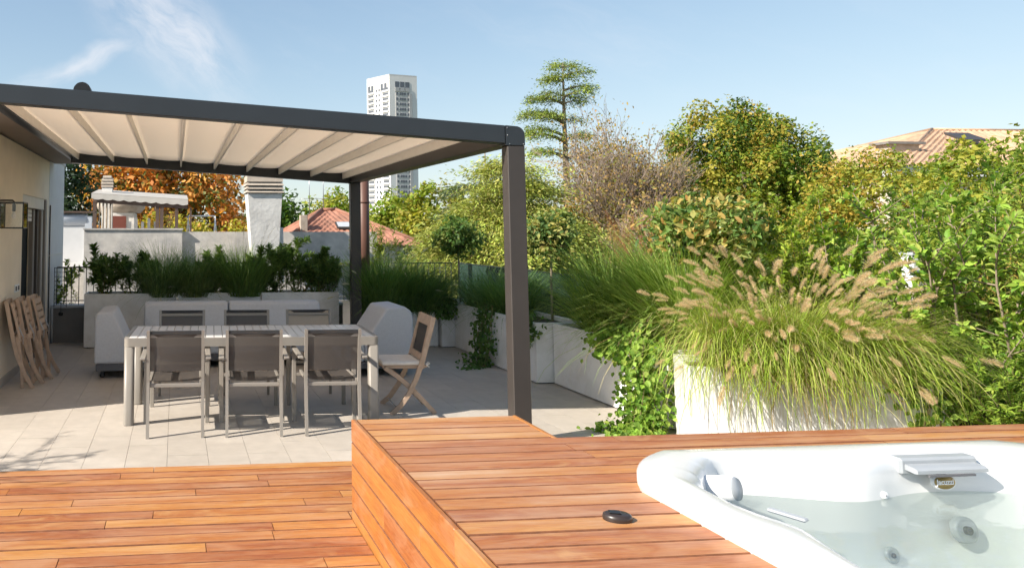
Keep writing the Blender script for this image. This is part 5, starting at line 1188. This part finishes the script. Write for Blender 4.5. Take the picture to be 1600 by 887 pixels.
# ------------------------------------------------------------------ ivy
def ivy(name, segs, n, ls, pal, label, seed, thick=.05):
    """segs: list of polylines the ivy hangs along"""
    rng = np.random.default_rng(seed); root = thing(name, segs[0][0], label, 'ivy', 'trailing ivy'); m = MB(); A, T = [], []
    for s in segs:
        p = [Vector(q) for q in s]; m.tube(p, .004, 4, False)
        for a_, b_ in zip(p[:-1], p[1:]): A.append(tuple(a_)); T.append(tuple(b_))
    m.build('stems', 'stem', root); A, T = np.array(A), np.array(T); w_ = np.linalg.norm(T-A, axis=1); w_ /= w_.sum()
    k = rng.choice(len(A), n, p=w_); u = rng.random(n)[:, None]; P = A[k]*(1-u)+T[k]*u+rng.normal(size=(n, 3))*thick*np.array([1, 1, .7]); P[:, 2] = np.maximum(P[:, 2], .012)
    Nn = unit(np.array([-.5, -.8, .55])+rng.normal(size=(n, 3))*.5); D = unit(np.array([0, 0, -.7])+rng.normal(size=(n, 3))*.6); L = ls*rng.uniform(.6, 1.3, n)
    V, F, q = leaf_geo(P, D, Nn, L, L*.8, .12); o = nmesh('foliage', V, F, 'leaf', root, np.repeat(pick_cols(rng, pal, n, .2), q, 0)); o['kind'] = 'stuff'; return root
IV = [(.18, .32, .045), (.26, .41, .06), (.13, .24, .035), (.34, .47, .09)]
rv = random.Random(9)
def hang(x0, x1, y0, y1, zt, zb, n, out=0.): return [[(x, y, zt), (x+rv.uniform(-.03, .03)-.02, y-.02, zt-.1), (x-.05+rv.uniform(-.05, .05)-out*.5, y-.05, (zt+zb)/2), (x-.06-out+rv.uniform(-.06, .06), y-.07, zb)] for x, y in [(rv.uniform(x0, x1), rv.uniform(y0, y1)) for _ in range(n)]]
ivy('ivy', hang(3.84, 4.12, 6.1, 6.35, .74, .03, 13, .02)+[[(4.05, 6.3, .9), (3.9, 6.25, .8), (3.8, 6.2, .72)]], 1500, .052, IV, 'bright green ivy cascading to the floor between two right planters', 501, .045)
ivy('ivy', [[(3.95, 6.1, .03), (3.75, 6.05, .03), (3.5, 6.0, .02)], [(3.9, 6.2, .03), (3.7, 6.25, .03), (3.55, 6.22, .02)], [(3.8, 5.9, .03), (3.65, 5.85, .03)]], 420, .045, IV, 'ivy runners creeping over the floor tiles', 502, .06)
ivy('ivy', hang(4.06, 4.14, 6.5, 7.3, .80, .52, 12), 650, .05, IV, 'ivy fringe over the edge of the long planter', 503, .06)
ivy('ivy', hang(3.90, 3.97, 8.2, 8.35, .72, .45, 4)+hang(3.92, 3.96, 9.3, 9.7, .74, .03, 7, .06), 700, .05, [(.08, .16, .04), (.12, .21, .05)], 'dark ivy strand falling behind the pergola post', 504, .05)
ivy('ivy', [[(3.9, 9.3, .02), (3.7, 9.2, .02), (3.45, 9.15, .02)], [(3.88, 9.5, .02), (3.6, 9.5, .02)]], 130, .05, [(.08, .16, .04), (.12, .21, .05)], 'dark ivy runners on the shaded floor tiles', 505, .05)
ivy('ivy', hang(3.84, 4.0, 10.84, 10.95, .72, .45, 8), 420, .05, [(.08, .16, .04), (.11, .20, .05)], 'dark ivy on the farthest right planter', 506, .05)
ivy('ivy', hang(5.05, 5.35, 4.80, 4.95, .72, .35, 8)+hang(4.9, 5.2, 4.85, 4.95, .70, .55, 5), 600, .045, IV, 'ivy tuft at the end of the plumed grass planter', 507, .06)
# leaf litter is left out; potted olive just outside the picture on the left (its shade falls on the tiles)
shrub('olive_tree', (-4.05, 4.85, .5), 12, 2.3, .95, 950, .11, [(.10, .14, .06), (.14, .18, .09)], 'potted olive tree beside the house corner', 601, .17, stemr=.02, cat='tree', sub_n=4)
planter(-4.35, -3.75, 4.55, 5.15, .55, 'white planter of the olive tree beside the house corner', 'white planter at the left')
